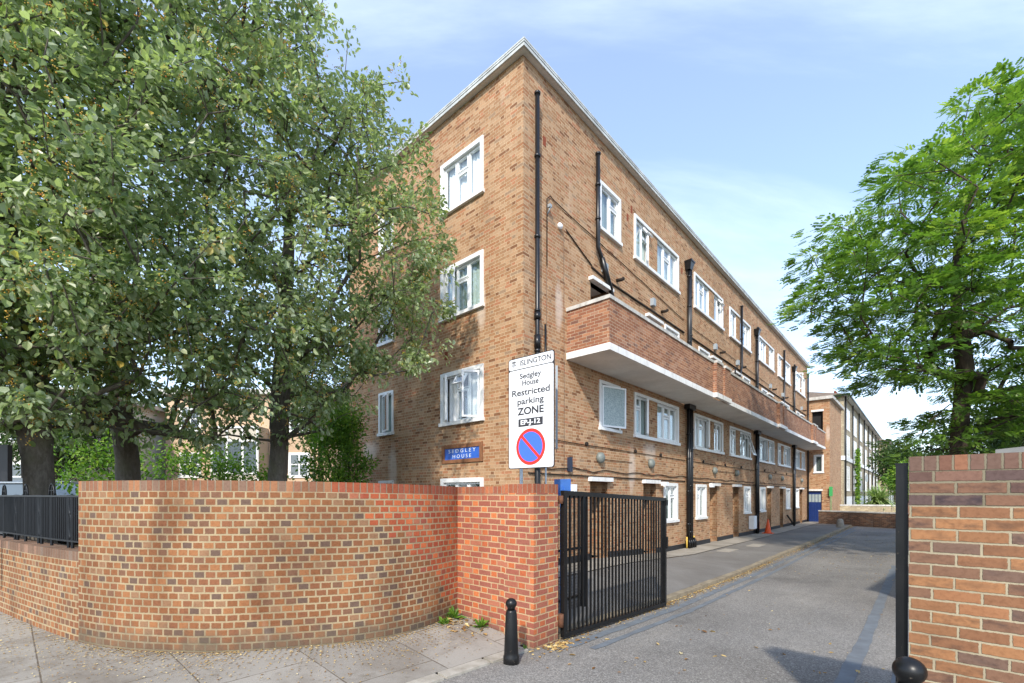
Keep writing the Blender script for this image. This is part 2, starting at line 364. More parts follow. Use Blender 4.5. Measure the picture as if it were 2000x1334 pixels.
def flecked(m, c=(.35,.34,.32)):
    nt = m.node_tree; b = [n for n in nt.nodes if n.type == 'BSDF_PRINCIPLED'][0]; src = b.inputs['Base Color'].links[0].from_socket
    co = nt.nodes.new('ShaderNodeTexCoord'); n = nt.nodes.new('ShaderNodeTexNoise'); n.inputs['Scale'].default_value = 34; n.inputs['Detail'].default_value = 4; n.inputs['Roughness'].default_value = .7
    nt.links.new(co.outputs['Object'], n.inputs['Vector']); r = nt.nodes.new('ShaderNodeMapRange'); r.inputs[1].default_value = .66; r.inputs[2].default_value = .72; nt.links.new(n.outputs[0], r.inputs[0])
    mx = nt.nodes.new('ShaderNodeMixRGB'); mx.inputs[2].default_value = (*c, 1); nt.links.new(r.outputs[0], mx.inputs[0]); nt.links.new(src, mx.inputs[1]); nt.links.new(mx.outputs[0], b.inputs['Base Color'])
flecked(M['black_iron'], (.16,.13,.10)); flecked(M['black_pipe'], (.12,.09,.07))
def streaky(m, c, lo=.5, hi=.74, amt=.7):
    nt = m.node_tree; b = [n for n in nt.nodes if n.type == 'BSDF_PRINCIPLED'][0]; src = b.inputs['Base Color'].links[0].from_socket
    co = nt.nodes.new('ShaderNodeTexCoord'); mp = nt.nodes.new('ShaderNodeMapping'); mp.inputs['Scale'].default_value = (5, 5, .8); n = nt.nodes.new('ShaderNodeTexNoise'); n.inputs['Scale'].default_value = 1.6; n.inputs['Detail'].default_value = 6; n.inputs['Roughness'].default_value = .65
    nt.links.new(co.outputs['Object'], mp.inputs[0]); nt.links.new(mp.outputs[0], n.inputs['Vector']); r = nt.nodes.new('ShaderNodeMapRange'); r.inputs[1].default_value = lo; r.inputs[2].default_value = hi; r.inputs[4].default_value = amt; nt.links.new(n.outputs[0], r.inputs[0])
    mx = nt.nodes.new('ShaderNodeMixRGB'); mx.inputs[2].default_value = (*c, 1); nt.links.new(r.outputs[0], mx.inputs[0]); nt.links.new(src, mx.inputs[1]); nt.links.new(mx.outputs[0], b.inputs['Base Color'])
streaky(M['white_slab'], (.46,.43,.38)); streaky(M['coping'], (.22,.205,.17)); streaky(M['soffit'], (.60,.56,.50), amt=.4); streaky(M['fascia'], (.34,.34,.31)); streaky(M['white_paint'], (.58,.56,.51), .55, .8, .5)
def glass(name, tint, ior=1.5, gl=.55):
    t = NT(name); t.t.nodes.remove(t.b)
    tr = t.n('ShaderNodeBsdfTransparent'); tr.inputs[0].default_value = (*tint, 1)
    g = t.n('ShaderNodeBsdfGlossy'); g.inputs['Roughness'].default_value = .02; g.inputs[0].default_value = (.95,.97,1,1)
    lw = t.n('ShaderNodeLayerWeight'); lw.inputs[0].default_value = .5
    f = t.math('ADD', t.math('MULTIPLY', t.math('POWER', lw.outputs['Facing'], 4.0), .9), .055, clamp=True)
    mx = t.n('ShaderNodeMixShader'); t.l(f, mx.inputs[0]); t.l(tr.outputs[0], mx.inputs[1]); t.l(g.outputs[0], mx.inputs[2]); t.l(mx.outputs[0], t.out.inputs[0])
    return t.m
M['glass'] = glass('window_glass', (.95,.97,.965))
t_ = NT('obscured_glass'); c_ = t_.coord(); t_.base(t_.mix(t_.rng(t_.noise(c_, 30, 4), .35, .7), (.25,.31,.31), (.42,.48,.48)), .15, .6); t_.bump(t_.noise(c_, 60, 2), .35, .006); M['frosted'] = t_.m
def cloth(name, c, pat=None):
    t = NT(name); co = t.coord(); col = c
    if pat:
        v = t.n('ShaderNodeTexVoronoi'); v.inputs['Scale'].default_value = 16; t.l(co, v.inputs['Vector'])
        col = t.mix(t.rng(v.outputs['Distance'], .12, .22), pat, c)
    t.base(col, .9, .1); return t.m
M['net'] = cloth('white_net_curtain', (.88,.90,.92))
M['net_spot'] = cloth('spotted_net_curtain', (.42,.50,.47), (.72,.76,.74))
M['curtain_grey'] = cloth('grey_green_curtain', (.30,.36,.34))
M['curtain_dark'] = cloth('dark_curtain', (.10,.12,.12))
# ground materials
def asphalt():
    t = NT('asphalt'); co = t.coord('Generated'); ob = t.coord('Object')
    f = t.noise(ob, 150, 3, .75); v = t.n('ShaderNodeTexVoronoi'); v.inputs['Scale'].default_value = 95; t.l(ob, v.inputs['Vector'])
    base = t.ramp(v.outputs['Color'], [(.0,(.15,.140,.126)), (.45,(.245,.230,.206)), (.75,(.31,.292,.262)), (1,(.46,.435,.385))])
    base = t.mix(t.rng(f, .35, .7), base, t.mix(1.0, base, (.62,.62,.62), 'MULTIPLY'))
    big = t.noise(ob, .35, 7, .62, .3); base = t.mix(t.rng(big, .36, .66, 0, .72), base, t.mix(1.0, base, (.52,.51,.50), 'MULTIPLY'))
    mp = t.n('ShaderNodeMapping'); t.l(ob, mp.inputs[0]); mp.inputs['Scale'].default_value = (.22, 1.5, 1)
    tr = t.noise(mp.outputs[0], 1.0, 6, .6); base = t.mix(t.rng(tr, .48, .74, 0, .55), base, t.mix(1.0, base, (1.35,1.33,1.28), 'MULTIPLY'))
    cr = t.n('ShaderNodeTexVoronoi', feature='DISTANCE_TO_EDGE'); cr.inputs['Scale'].default_value = .42
    wv = t.n('ShaderNodeMixRGB', blend_type='ADD'); wv.inputs[0].default_value = .5; t.l(ob, wv.inputs[1]); t.l(t.noise(ob, 1.4, 6, .65, out=1), wv.inputs[2]); t.l(wv.outputs[0], cr.inputs['Vector'])
    base = t.mix(t.rng(cr.outputs['Distance'], 0, .006, .22, 0), base, (.07,.062,.052))
    v2 = t.n('ShaderNodeTexVoronoi'); v2.inputs['Scale'].default_value = 75; t.l(ob, v2.inputs['Vector']); s2_ = t.n('ShaderNodeSeparateColor'); t.l(v2.outputs['Color'], s2_.inputs[0])
    base = t.mix(t.rng(s2_.outputs[0], .80, .9, 0, .45), base, (.40,.38,.345)); base = t.mix(t.rng(s2_.outputs[1], .82, .92, 0, .4), base, (.08,.077,.073))
    oil = t.noise(ob, .75, 5, .6, .2); base = t.mix(t.rng(oil, .56, .70, 0, .55), base, (.075,.070,.064))
    t.base(base, .86, .3); t.bump(t.math('ADD', v.outputs['Distance'], f), .5, .005); return t.m
M['asphalt'] = asphalt()
def asphalt_old():
    t = NT('worn_asphalt'); ob = t.coord()
    f = t.noise(ob, 120, 3, .75)
    base = t.mix(t.rng(f, .3, .72), (.15,.141,.128), (.25,.237,.215))
    big = t.noise(ob, .6, 7, .65, .4); base = t.mix(t.rng(big, .40, .66, 0, .65), base, (.115,.103,.088))
    b2 = t.noise(ob, 1.7, 6, .65); base = t.mix(t.rng(b2, .6, .74, 0, .45), base, (.30,.265,.20))
    t.base(base, .88, .25); t.bump(f, .4, .005); return t.m
M['asphalt_old'] = asphalt_old()
def paving():
    t = NT('paving'); ob = t.coord()
    sp = t.n('ShaderNodeSeparateXYZ'); t.l(ob, sp.inputs[0])
    x, y = sp.outputs[0], sp.outputs[1]
    px, py = 1.35, .92
    row = t.math('FLOOR', t.math('DIVIDE', x, py)); k = t.math('FLOORED_MODULO', row, 2.0)
    yy = t.math('ADD', y, t.math('MULTIPLY', k, px*.45)); col_ = t.math('FLOOR', t.math('DIVIDE', yy, px))
    m1 = t.math('FLOORED_MODULO', x, py); m2 = t.math('FLOORED_MODULO', yy, px)
    j = t.math('MINIMUM', t.math('MINIMUM', m1, t.math('SUBTRACT', py, m1)), t.math('MINIMUM', m2, t.math('SUBTRACT', px, m2)))
    j = t.math('ADD', j, t.math('MULTIPLY', t.math('SUBTRACT', t.noise(ob, 9, 4, .7), .5), .02))
    mk = t.rng(j, .001, .009)
    cv = t.n('ShaderNodeCombineXYZ'); t.l(row, cv.inputs[0]); t.l(col_, cv.inputs[1])
    wn = t.n('ShaderNodeTexWhiteNoise', noise_dimensions='2D'); t.l(cv.outputs[0], wn.inputs['Vector'])
    c = t.mix(wn.outputs['Value'], (.27,.25,.215), (.36,.335,.29))
    f = t.noise(ob, 130, 3, .7); c = t.mix(t.rng(f, .4, .75, 0, .5), c, (.20,.18,.155))
    b = t.noise(ob, 1.1, 8, .68, .5); c = t.mix(t.rng(b, .46, .66, 0, .75), c, (.165,.14,.11))
    b3 = t.noise(ob, 5.5, 6, .7, .3); c = t.mix(t.rng(b3, .56, .72, 0, .55), c, (.13,.11,.08))
    c = t.mix(mk, (.13,.105,.075), c)
    t.base(c, .88, .25); t.bump(t.math('ADD', mk, t.math('MULTIPLY', f, .4)), .5, .008); return t.m
M['paving'] = paving()
M['apron'] = plain('concrete_apron', (.36,.33,.28), .88, .2, .2, 1.3, bump=.3, c2=(.22,.20,.165))
M['kerbstone'] = plain('kerb_concrete', (.42,.39,.33), .88, .2, .25, 5, bump=.4, c2=(.24,.215,.17))
M['kerb_low'] = plain('worn_kerb', (.30,.25,.17), .88, .2, .25, 5, bump=.4, c2=(.17,.14,.10))
M['strip'] = plain('blue_grey_road_paint', (.165,.185,.20), .8, .25, .18, 5, bump=.3, c2=(.125,.135,.145))
M['soil'] = plain('garden_soil', (.085,.065,.04), .95, .1, .25, 4, bump=.6)
M['far_ground'] = plain('far_ground', (.16,.15,.13), .95, .1, .15, .5)
def bark(name, c1, c2):
    t = NT(name); ob = t.coord(); mp = t.n('ShaderNodeMapping'); t.l(ob, mp.inputs[0]); mp.inputs['Scale'].default_value = (1, 1, .35)
    n = t.noise(mp.outputs[0], 22, 6, .7, .6); g = t.noise(ob, 3, 4)
    c = t.mix(t.rng(n, .35, .65), c1, c2); c = t.mix(t.rng(g, .5, .7, 0, .5), c, (c1[0]*1.2, c1[1]*1.4, c1[2]*1.0))
    t.base(c, .9, .2); t.bump(n, .7, .015); return t.m
M['bark_grey'] = bark('grey_bark', (.085,.072,.055), (.155,.135,.11))
M['bark_brown'] = bark('brown_bark', (.045,.034,.026), (.085,.064,.048))
def leafmat(name, stops, trans=.3, rough=.45, spec=.5, back=None):
    t = NT(name); at = t.n('ShaderNodeAttribute'); at.attribute_name = 'rnd'
    c = t.ramp(at.outputs['Fac'], stops)
    if back:
        ge = t.n('ShaderNodeNewGeometry'); c = t.mix(ge.outputs['Backfacing'], c, t.mix(.6, c, back))
    t.base(c, rough, spec)
    tl = t.n('ShaderNodeBsdfTranslucent'); t.l(t.mix(1.0, c, (1.25,1.45,.6), 'MULTIPLY'), tl.inputs[0])
    mx = t.n('ShaderNodeMixShader'); mx.inputs[0].default_value = trans; t.l(t.b.outputs[0], mx.inputs[1]); t.l(tl.outputs[0], mx.inputs[2]); t.l(mx.outputs[0], t.out.inputs[0])
    return t.m
M['leaf_whitebeam'] = leafmat('whitebeam_leaf', [(0,(.10,.150,.048)), (.4,(.195,.260,.100)), (.75,(.31,.375,.175)), (.93,(.47,.53,.34)), (1,(.50,.37,.08))], .42, .36, .55, back=(.42,.47,.34))
M['leaf_robinia'] = leafmat('robinia_leaf', [(0,(.065,.135,.028)), (.4,(.12,.215,.042)), (.8,(.215,.33,.060)), (1,(.37,.46,.09))], .44, .45, .4)
M['leaf_bright'] = leafmat('bright_shrub_leaf', [(0,(.07,.15,.02)), (.5,(.13,.26,.03)), (1,(.28,.38,.05))], .38, .5, .35)
M['leaf_dark'] = leafmat('dark_shrub_leaf', [(0,(.025,.055,.012)), (.5,(.05,.10,.022)), (1,(.10,.16,.035))], .25, .45, .4)
M['leaf_yucca'] = leafmat('yucca_leaf', [(0,(.16,.24,.08)), (.6,(.27,.37,.13)), (1,(.42,.50,.22))], .25, .4, .5)
M['berry'] = leafmat('yellow_berry', [(0,(.40,.24,.03)), (.6,(.55,.36,.05)), (.93,(.60,.30,.03)), (1,(.62,.10,.02))], 0.05, .4, .5)
M['litter'] = leafmat('fallen_leaf', [(0,(.16,.08,.03)), (.4,(.34,.20,.07)), (.8,(.55,.40,.16)), (1,(.62,.52,.30))], .1, .7, .2)

# ------------------------------------------------------------------ GROUND
def sheet(name, us, vs_, dz, mat, label=None, kind='structure', cat=None, zfun=zg, uvf=None, thick=None):
    mb = MB()
    for i in range(len(us)-1):
        for j in range(len(vs_)-1):
            q = [(us[i], vs_[j]), (us[i+1], vs_[j]), (us[i+1], vs_[j+1]), (us[i], vs_[j+1])]
            mb.face([(u, v, zfun(u, v)+dz) for u, v in q], smooth=True)
    return obj(name, mb, mat, origin=(0,0,0), frame='B', label=label, kind=kind, cat=cat)
def fr_(a, b, st):
    n = max(1, int(round((b-a)/st))); return [a+(b-a)*k/n for k in range(n+1)]
g = MB(); g.face([(-600,-600,-2.45),(900,-600,-2.45),(900,900,-2.45),(-600,900,-2.45)]); obj('ground', g, M['far_ground'], kind='structure')
US = fr_(-14, -3.4, .4) + fr_(-3.4, 34, .5)[1:] + fr_(34, 110, 4)[1:]
sheet('driveway', US, [-60, -30, -12, -8, -6.5, -5, -4, -3.0], 0, M['asphalt'], zfun=lambda u, v: zr(u))
UF = [u for u in US if -3.41 <= u <= 34.01]
sheet('footway', UF, [-2.9, -2.4, -1.9, -1.4, -.95], .02, M['asphalt_old'])
sheet('concrete_apron', UF, [-.93, -.5, 0.1], .032, M['apron'])
sheet('pavement', [u for u in US if u <= -3.39], fr_(-2.95, 14, .42), 0, M['paving'])
k_ = MB()                                       # street kerb stones, nearly flush
for i, u in enumerate(fr_(-13.5, -3.5, .62)[:-1]):
    k_.hexa([(u+.012,-3.10,zr(u)-.1),(u+.60,-3.10,zr(u+.6)-.1),(u+.60,-2.955,zr(u+.6)-.1),(u+.012,-2.955,zr(u)-.1),
             (u+.012,-3.10,zr(u)+.022),(u+.60,-3.10,zr(u+.6)+.022),(u+.60,-2.955,zr(u+.6)+.030),(u+.012,-2.955,zr(u)+.030)])
obj('street_kerb', k_, M['kerbstone'], frame='B', kind='structure')
k_ = MB()
for i, u in enumerate(fr_(-3.0, 33.0, .91)[:-1]):
    e = .07+.004*math.sin(i*2.3)
    k_.hexa([(u+.008,-3.03,zr(u)-.1),(u+.90,-3.03,zr(u+.9)-.1),(u+.90,-2.895,zr(u+.9)-.1),(u+.008,-2.895,zr(u)-.1),
             (u+.008,-3.02,zr(u)+e),(u+.90,-3.02,zr(u+.9)+e),(u+.90,-2.895,zr(u+.9)+e+.012),(u+.008,-2.895,zr(u)+e+.012)])
obj('kerb', k_, M['kerb_low'], frame='B', kind='structure')
def strip(u0, u1, v0, v1, name='road_marking'):
    rr = random.Random(int(u0*10+v0*7)); us = [u for u in fr_(u0, u1, .25)]
    mb = MB()
    lo = [v0+rr.uniform(-.012,.012) for _ in us]; hi = [v1+rr.uniform(-.012,.012) for _ in us]
    for i in range(len(us)-1):
        mb.face([(us[i],lo[i],zr(us[i])+.006),(us[i+1],lo[i+1],zr(us[i+1])+.006),(us[i+1],hi[i+1],zr(us[i+1])+.006),(us[i],hi[i],zr(us[i])+.006)])
    obj(name, mb, M['strip'], frame='B', kind='structure')
strip(-6.3, 9.6, -5.98, -5.83); strip(-6.3, 7.4, -6.40, -6.26); strip(-3.1, 30, -3.38, -3.25); strip(-2.9, 26, -3.62, -3.52)
# garden ground behind the street wall
gm = MB()
gp = [(-1.35,6.75),(-1.75,5.55),(-2.5,5.05),(-3.3,4.95),(-4.2,5.05),(-5.1,5.45),(-7.3,6.7),(-11.6,9.2),(-30,20),(-30,60),(-5.5,60),(-5.6,15.2),(0.1,9.9)]
gm.face([(x,y,-1.15) for x,y in gp]); obj('garden_ground', gm, M['soil'], kind='structure')

# ------------------------------------------------------------------ THE BRICK BLOCK
ZB = -2.25
blk = thing('apartment_block', 'four storey brown brick apartment block with white windows and a long balcony, the biggest building', 'building', (0,0,ZB), 'B')
LEN, GW, ZT = 33.2, 7.53, 9.62
FZ = [-.905, 1.795, 4.495, 7.195]; WH = 1.30
PIPES = [9.36, 18.65, 27.93]
holesF = []; holesG = []
def PF(s, d, z): return (s, -d, z)              # on the long facade: s along, d outwards
def PG(s, d, z): return (-d, s, z)              # on the gable
def PT(s, d, z): return (LEN-d, -s, z)          # on the tower's face that looks back at the street
def fbox(mb, P, s0, s1, d0, d1, z0, z1, m=0):
    a = P(s0, d0, z0); b = P(s1, d1, z1); mb.box(a[0], b[0], a[1], b[1], a[2], b[2], m)
def sbox(mb, P, hs, hd, ang, a0, a1, t0, t1, z0, z1, side, m=0):   # box in a sash turned about a vertical hinge
    c = []
    for z in (z0, z1):
        for (a, t) in ((a0,t0),(a1,t0),(a1,t1),(a0,t1)):
            dd = hd + a*math.sin(ang) + t*math.cos(ang)
            ss = hs + side*(a*math.cos(ang) - t*math.sin(ang))
            c.append(P(ss, dd, z))
    mb.hexa(c, m)
LAY = {'three': [(0,.34,0,1), (.34,.66,0,.68), (.34,.66,.70,1), (.66,1,0,1)],
       'two':   [(0,.54,0,1), (.54,1,0,.70), (.54,1,.72,1)],
       'two_r': [(0,.46,0,.70), (0,.46,.72,1), (.46,1,0,1)],
       'one':   [(0,1,0,1)], 'vent': [(0,.5,0,1), (.5,1,0,1)]}
def window(P, holes, s0, s1, z0, z1, lay='three', curt='net', surround=.085, opn=None, parent=blk, pane='glass', deep=.12, ring=True, skip=None, label=None):
    holes.append((s0, s1, z0, z1))
    sr = MB(); w = surround
    if ring:
        fbox(sr, P, s0-.005, s0+w, -.14, .035, z0, z1); fbox(sr, P, s1-w, s1+.005, -.14, .035, z0, z1)
        fbox(sr, P, s0+w, s1-w, -.14, .034, z1-w, z1+.005); fbox(sr, P, s0-.03, s1+.03, -.14, .075, z0-.055, z0+.03)
    else:
        fbox(sr, P, s0, s1, -.14, -.02, z0, z0+.03); w = .02
        fbox(sr, P, s0, s1, -.14, -.02, z1-.03, z1); fbox(sr, P, s0, s0+.02, -.14, -.021, z0+.03, z1-.03); fbox(sr, P, s1-.02, s1, -.14, -.021, z0+.03, z1-.03)
    wo = obj('window', sr, M['white_paint'], blk if parent is blk else parent, label=label)
    a0, a1, b0, b1 = s0+w, s1-w, z0+.03, z1-w
    fm = MB(); pm = MB(); fw = .042
    cells = LAY[lay]; W_, H_ = a1-a0, b1-b0
    for ci, (f0, f1, g0, g1) in enumerate(cells):
        c0, c1, d0, d1 = a0+f0*W_, a0+f1*W_, b0+g0*H_, b0+g1*H_
        fbox(fm, P, c0, c0+.022, -.11, -.05, d0, d1); fbox(fm, P, c1-.022, c1, -.11, -.05, d0, d1)
        fbox(fm, P, c0+.022, c1-.022, -.11, -.05, d0, d0+.025); fbox(fm, P, c0+.022, c1-.022, -.11, -.05, d1-.025, d1)
        op = (opn or {}).get(ci)
        e0, e1, h0, h1 = c0+.022, c1-.022, d0+.025, d1-.025
        if op is None:
            k = .03
            fbox(fm, P, e0, e0+k, -.095, -.035, h0, h1); fbox(fm, P, e1-k, e1, -.095, -.035, h0, h1)
            fbox(fm, P, e0+k, e1-k, -.095, -.035, h0, h0+k); fbox(fm, P, e0+k, e1-k, -.095, -.035, h1-k, h1)
            fbox(pm, P, e0+k, e1-k, -.066, -.060, h0+k, h1-k)
        elif op[0] in 'LR':
            side = 1 if op[0] == 'L' else -1; hs = e0+.07 if side == 1 else e1-.07; hd = -.04; an = R(op[1]); L = e1-e0; k = .045
            sm_, pn_ = MB(), MB()
            sbox(sm_, P, hs, hd, an, 0, k, 0, .05, h0, h1, side); sbox(sm_, P, hs, hd, an, L-k, L, 0, .05, h0, h1, side)
            sbox(sm_, P, hs, hd, an, k, L-k, 0, .05, h0, h0+k, side); sbox(sm_, P, hs, hd, an, k, L-k, 0, .05, h1-k, h1, side)
            sbox(pn_, P, hs, hd, an, k, L-k, .022, .028, h0+k, h1-k, side)
            obj('open_sash', sm_, M['upvc'], wo); obj('sash_pane', pn_, M[pane], wo)
        elif op[0] == 'T':                          # top hung vent pushed out at the bottom
            an = R(op[1]); L = h1-h0; so_, zo = math.sin(an)*L, math.cos(an)*L
            def q(s, tt, th): return P(s, -.04+math.sin(an)*tt+th*math.cos(an), h1-math.cos(an)*tt+th*math.sin(an))
            def tb(mbx, x0, x1, t0, t1, th0, th1):
                mbx.hexa([q(x0,t1,th0), q(x1,t1,th0), q(x1,t1,th1), q(x0,t1,th1), q(x0,t0,th0), q(x1,t0,th0), q(x1,t0,th1), q(x0,t0,th1)])
            vm, vp = MB(), MB(); tb(vm, e0, e0+.035, 0, L, 0, .045); tb(vm, e1-.035, e1, 0, L, 0, .045); tb(vm, e0+.035, e1-.035, 0, .035, 0, .045); tb(vm, e0+.035, e1-.035, L-.035, L, 0, .045)
            tb(vp, e0+.035, e1-.035, .035, L-.035, .02, .026); obj('open_vent', vm, M['upvc'], wo); obj('sash_pane', vp, M[pane], wo)
    def child(nm, mb, mat):
        me_o = ORG[wo.name]; ORG[wo.name] = ORG[parent.name]; o = obj(nm, mb, mat, wo); return o
    child('frame', fm, M['upvc']); child('pane', pm, M[pane])
    if curt:
        cm = MB(); n = int((a1-a0)/.035); rr = random.Random(int(s0*100+z0*10))
        ranges = [(a0, a1)] if curt[0] != '|' else [(a0, a0+(a1-a0)*.36), (a1-(a1-a0)*.36, a1)]
        for (r0, r1) in ranges:
            pts = []; n = max(4, int((r1-r0)/.03))
            for k in range(n+1):
                s = r0+(r1-r0)*k/n; pts.append((s, -.165+.016*math.sin(k*1.5)+.01*math.sin(k*.47+1)+rr.uniform(-.004,.004)))
            for k in range(n):
                cm.face([P(pts[k][0], pts[k][1], b0+.02), P(pts[k+1][0], pts[k+1][1], b0+.02), P(pts[k+1][0], pts[k+1][1], b1), P(pts[k][0], pts[k][1], b1)], smooth=True)
        child('curtain', cm, M[curt.strip('|')])
    return wo
# gable windows
GWV = (1.23, 2.80); GNV = (4.98, 5.74)
window(PG, holesG, *GWV, FZ[3], FZ[3]+WH, 'three', 'net', surround=.10)
window(PG, holesG, *GWV, FZ[2], FZ[2]+WH, 'three', 'net_spot', surround=.10, opn={3: ('R', 14)})
window(PG, holesG, *GWV, FZ[1], FZ[1]+WH, 'three', '|net', surround=.10, opn={0: ('L', 46), 3: ('R', 42), 2: ('T', 32)})
window(PG, holesG, *GWV, FZ[0], FZ[0]+WH, 'three', 'curtain_dark', surround=.10)
for k in range(4):
    window(PG, holesG, *GNV, FZ[k], FZ[k]+(WH if k != 1 else WH-.06), 'one', 'curtain_grey' if k else 'curtain_dark', surround=.07, opn={0: ('R', 18)} if k == 1 else None)
# long facade groups: (u0, u1, wide part first?)
GRP = [(5.15, 8.50, False), (10.02, 13.38, True), (14.33, 17.70, False), (19.2, 22.6, True), (23.62, 27.0, False), (28.75, 32.1, True)]
def group_windows(fl, gi, u0, u1, wide_first):
    z0, z1 = FZ[fl], FZ[fl]+WH
    L = u1-u0; nar, wid = .98, 1.62
    rr = random.Random(gi*7+fl)
    sr = MB(); w = .085                          # one white surround round both windows and the brick between
    fbox(sr, PF, u0-.01, u0+w, -.02, .04, z0, z1); fbox(sr, PF, u1-w, u1+.01, -.02, .04, z0, z1)
    fbox(sr, PF, u0+w, u1-w, -.02, .039, z1-w, z1+.005); fbox(sr, PF, u0-.04, u1+.04, -.02, .085, z0-.075, z0+.02)
    obj('window_surround', sr, M['white_paint'], blk)
    spec = [('w', u0+w, u0+w+wid), ('n', u1-w-nar, u1-w)] if wide_first else [('n', u0+w, u0+w+nar), ('w', u1-w-wid, u1-w)]
    cur = ['curtain_grey', 'net', 'net_spot', 'curtain_dark']
    for kd, a, b in spec:
        lay = 'three' if kd == 'w' else rr.choice(['two', 'two_r'])
        opn = None
        key = (fl, gi, kd)
        if key == (3, 0, 'n'): lay, opn = 'two', {2: ('T', 34), 1: ('R', 26)}
        if key == (1, 0, 'n'): lay, opn = 'two_r', {2: ('R', 27)}
        if key == (1, 1, 'w'): opn = {3: ('R', 25)}
        if key == (1, 2, 'w'): opn = {2: ('T', 28), 3: ('T', 18)}
        if key == (1, 3, 'n'): opn = {len(LAY[lay])-1: ('T', 20)} if False else None
        if key == (1, 3, 'w'): opn = {3: ('R', 24)}
        if key == (3, 1, 'n'): lay, opn = 'two', {2: ('T', 35)}
        if key == (3, 5, 'w'): opn = {0: ('L', 60)}
        window(PF, holesF, a, b, z0+.02, z1-w, lay, rr.choice(cur) if fl == 1 else rr.choice(['net', 'curtain_grey', 'net_spot']), ring=False, opn=opn)
for gi, (u0, u1, wf) in enumerate(GRP):
    group_windows(3, gi, u0, u1, wf); group_windows(1, gi, u0, u1, wf)
window(PF, holesF, 3.15, 4.30, FZ[3], FZ[3]+WH, 'two', 'curtain_grey')
window(PF, holesF, 3.15, 4.27, FZ[1], FZ[1]+WH, 'one', 'curtain_dark', opn={0: ('L', 16)}, pane='frosted')
GRD = []
for p in PIPES:
    for a, b in ((p-2.08, p-.92), (p+.86, p+1.98)):
        window(PF, holesF, a, b, -.93, .38, 'two' if a < p else 'two_r', 'curtain_grey', surround=.11)
# second floor: shallow windows above the walkway
for a in (7.35, 10.5, 16.4, 19.9, 25.6, 29.1):
    window(PF, holesF, a, a+1.2, 4.62, 5.77, 'vent', 'curtain_grey', surround=.07)
# recessed doorways
DOORS = [2.70, 5.78, 11.80, 14.86, 21.12, 24.22, 30.35]
def doorway(P, u0, w, z0, z1, dep=.85, mat='dark_door', canopy=True, fl=0):
    holesF.append((u0, u0+w, z0, z1))
    j = MB()                                     # side walls, back and ceiling of the recess
    x0, x1 = u0, u0+w
    for q in ([(x0,0,z0),(x0,0,z1),(x0,-dep,z1),(x0,-dep,z0)], [(x1,0,z0),(x1,-dep,z0),(x1,-dep,z1),(x1,0,z1)],):
        j.face([P(*p) for p in q])
    o = obj('doorway_recess', j, M['brick_block'], blk, merge=False)
    c = MB(); c.face([P(x0,0,z1), P(x1,0,z1), P(x1,-dep,z1), P(x0,-dep,z1)]); c.face([P(x0,-dep,z1-.12), P(x1,-dep,z1-.12), P(x1,-dep,z1), P(x0,-dep,z1)])
    me = ORG[o.name]; ORG[o.name] = ORG[blk.name]; obj('recess_ceiling', c, M['soffit'], o, merge=False)
    d = MB(); fbox(d, P, x0+.03, x1-.03, -dep, -dep+.045, z0, z1-.10)
    for (f0, f1) in ((.08,.45),(.52,.94)):
        fbox(d, P, x0+.13, x1-.13, -dep+.045, -dep+.055, z0+(z1-z0)*f0, z0+(z1-z0)*f1)
    obj('door', d, M[mat], blk)
    if canopy:
        k = MB(); fbox(k, P, x0-.10, x1+.12, -.02, .12 if fl == 0 else .14, z1-.02, z1+(.09 if fl == 0 else .07)); obj('door_canopy', k, M['white_slab'], blk)
for i, u in enumerate(DOORS):
    doorway(PF, u, .90, zf(u)+.02, .36, fl=0)
for i, u in enumerate([2.72, 6.0, 11.9, 14.9, 21.1, 24.3, 30.3]):
    doorway(PF, u, .88, 3.52, 5.62, fl=2, mat='dark_door')
# wall sheets with the openings cut out
def wall_sheet(mb, P, s0, s1, z0, z1, holes, dep=.20, m=0):
    xs = sorted(set([s0, s1]+[h[0] for h in holes]+[h[1] for h in holes])); zs = sorted(set([z0, z1]+[h[2] for h in holes]+[h[3] for h in holes]))
    xs = [x for x in xs if s0 <= x <= s1]; zs = [z for z in zs if z0 <= z <= z1]
    for i in range(len(xs)-1):
        for j in range(len(zs)-1):
            cx, cz = (xs[i]+xs[i+1])/2, (zs[j]+zs[j+1])/2
            if any(h[0] < cx < h[1] and h[2] < cz < h[3] for h in holes): continue
            mb.face([P(xs[i],0,zs[j]), P(xs[i+1],0,zs[j]), P(xs[i+1],0,zs[j+1]), P(xs[i],0,zs[j+1])], uv=[(xs[i],zs[j]),(xs[i+1],zs[j]),(xs[i+1],zs[j+1]),(xs[i],zs[j+1])], m=m)
    for a, b, c, d in holes:
        for q, uv in (([(a,0,c),(a,-dep,c),(a,-dep,d),(a,0,d)], 'v'), ([(b,0,c),(b,0,d),(b,-dep,d),(b,-dep,c)], 'v'), ([(a,0,d),(a,-dep,d),(b,-dep,d),(b,0,d)], 'h'), ([(a,0,c),(b,0,c),(b,-dep,c),(a,-dep,c)], 'h')):
            mb.face([P(*p) for p in q])
wf = MB(); wall_sheet(wf, PF, 0, LEN, ZB, ZT, holesF)
obj('front_wall', wf, M['brick_block'], blk, merge=False)
wg = MB(); wall_sheet(wg, PG, 0, GW, ZB, ZT, holesG)
obj('gable_wall', wg, M['brick_block'], blk, merge=False)
wb = MB(); wb.face([(0,GW,ZB),(LEN,GW,ZB),(LEN,GW,ZT),(0,GW,ZT)]); wb.face([(LEN,0,ZB),(LEN,GW,ZB),(LEN,GW,ZT),(LEN,0,ZT)])
obj('rear_wall', wb, M['brick_block'], blk, merge=False)
fl_ = MB()
for z in (.62, 3.35, 6.05): fl_.box(.25, LEN-.05, .95, GW-.05, z-.1, z+.05)
obj('floor_slab', fl_, M['dark_int'], blk)
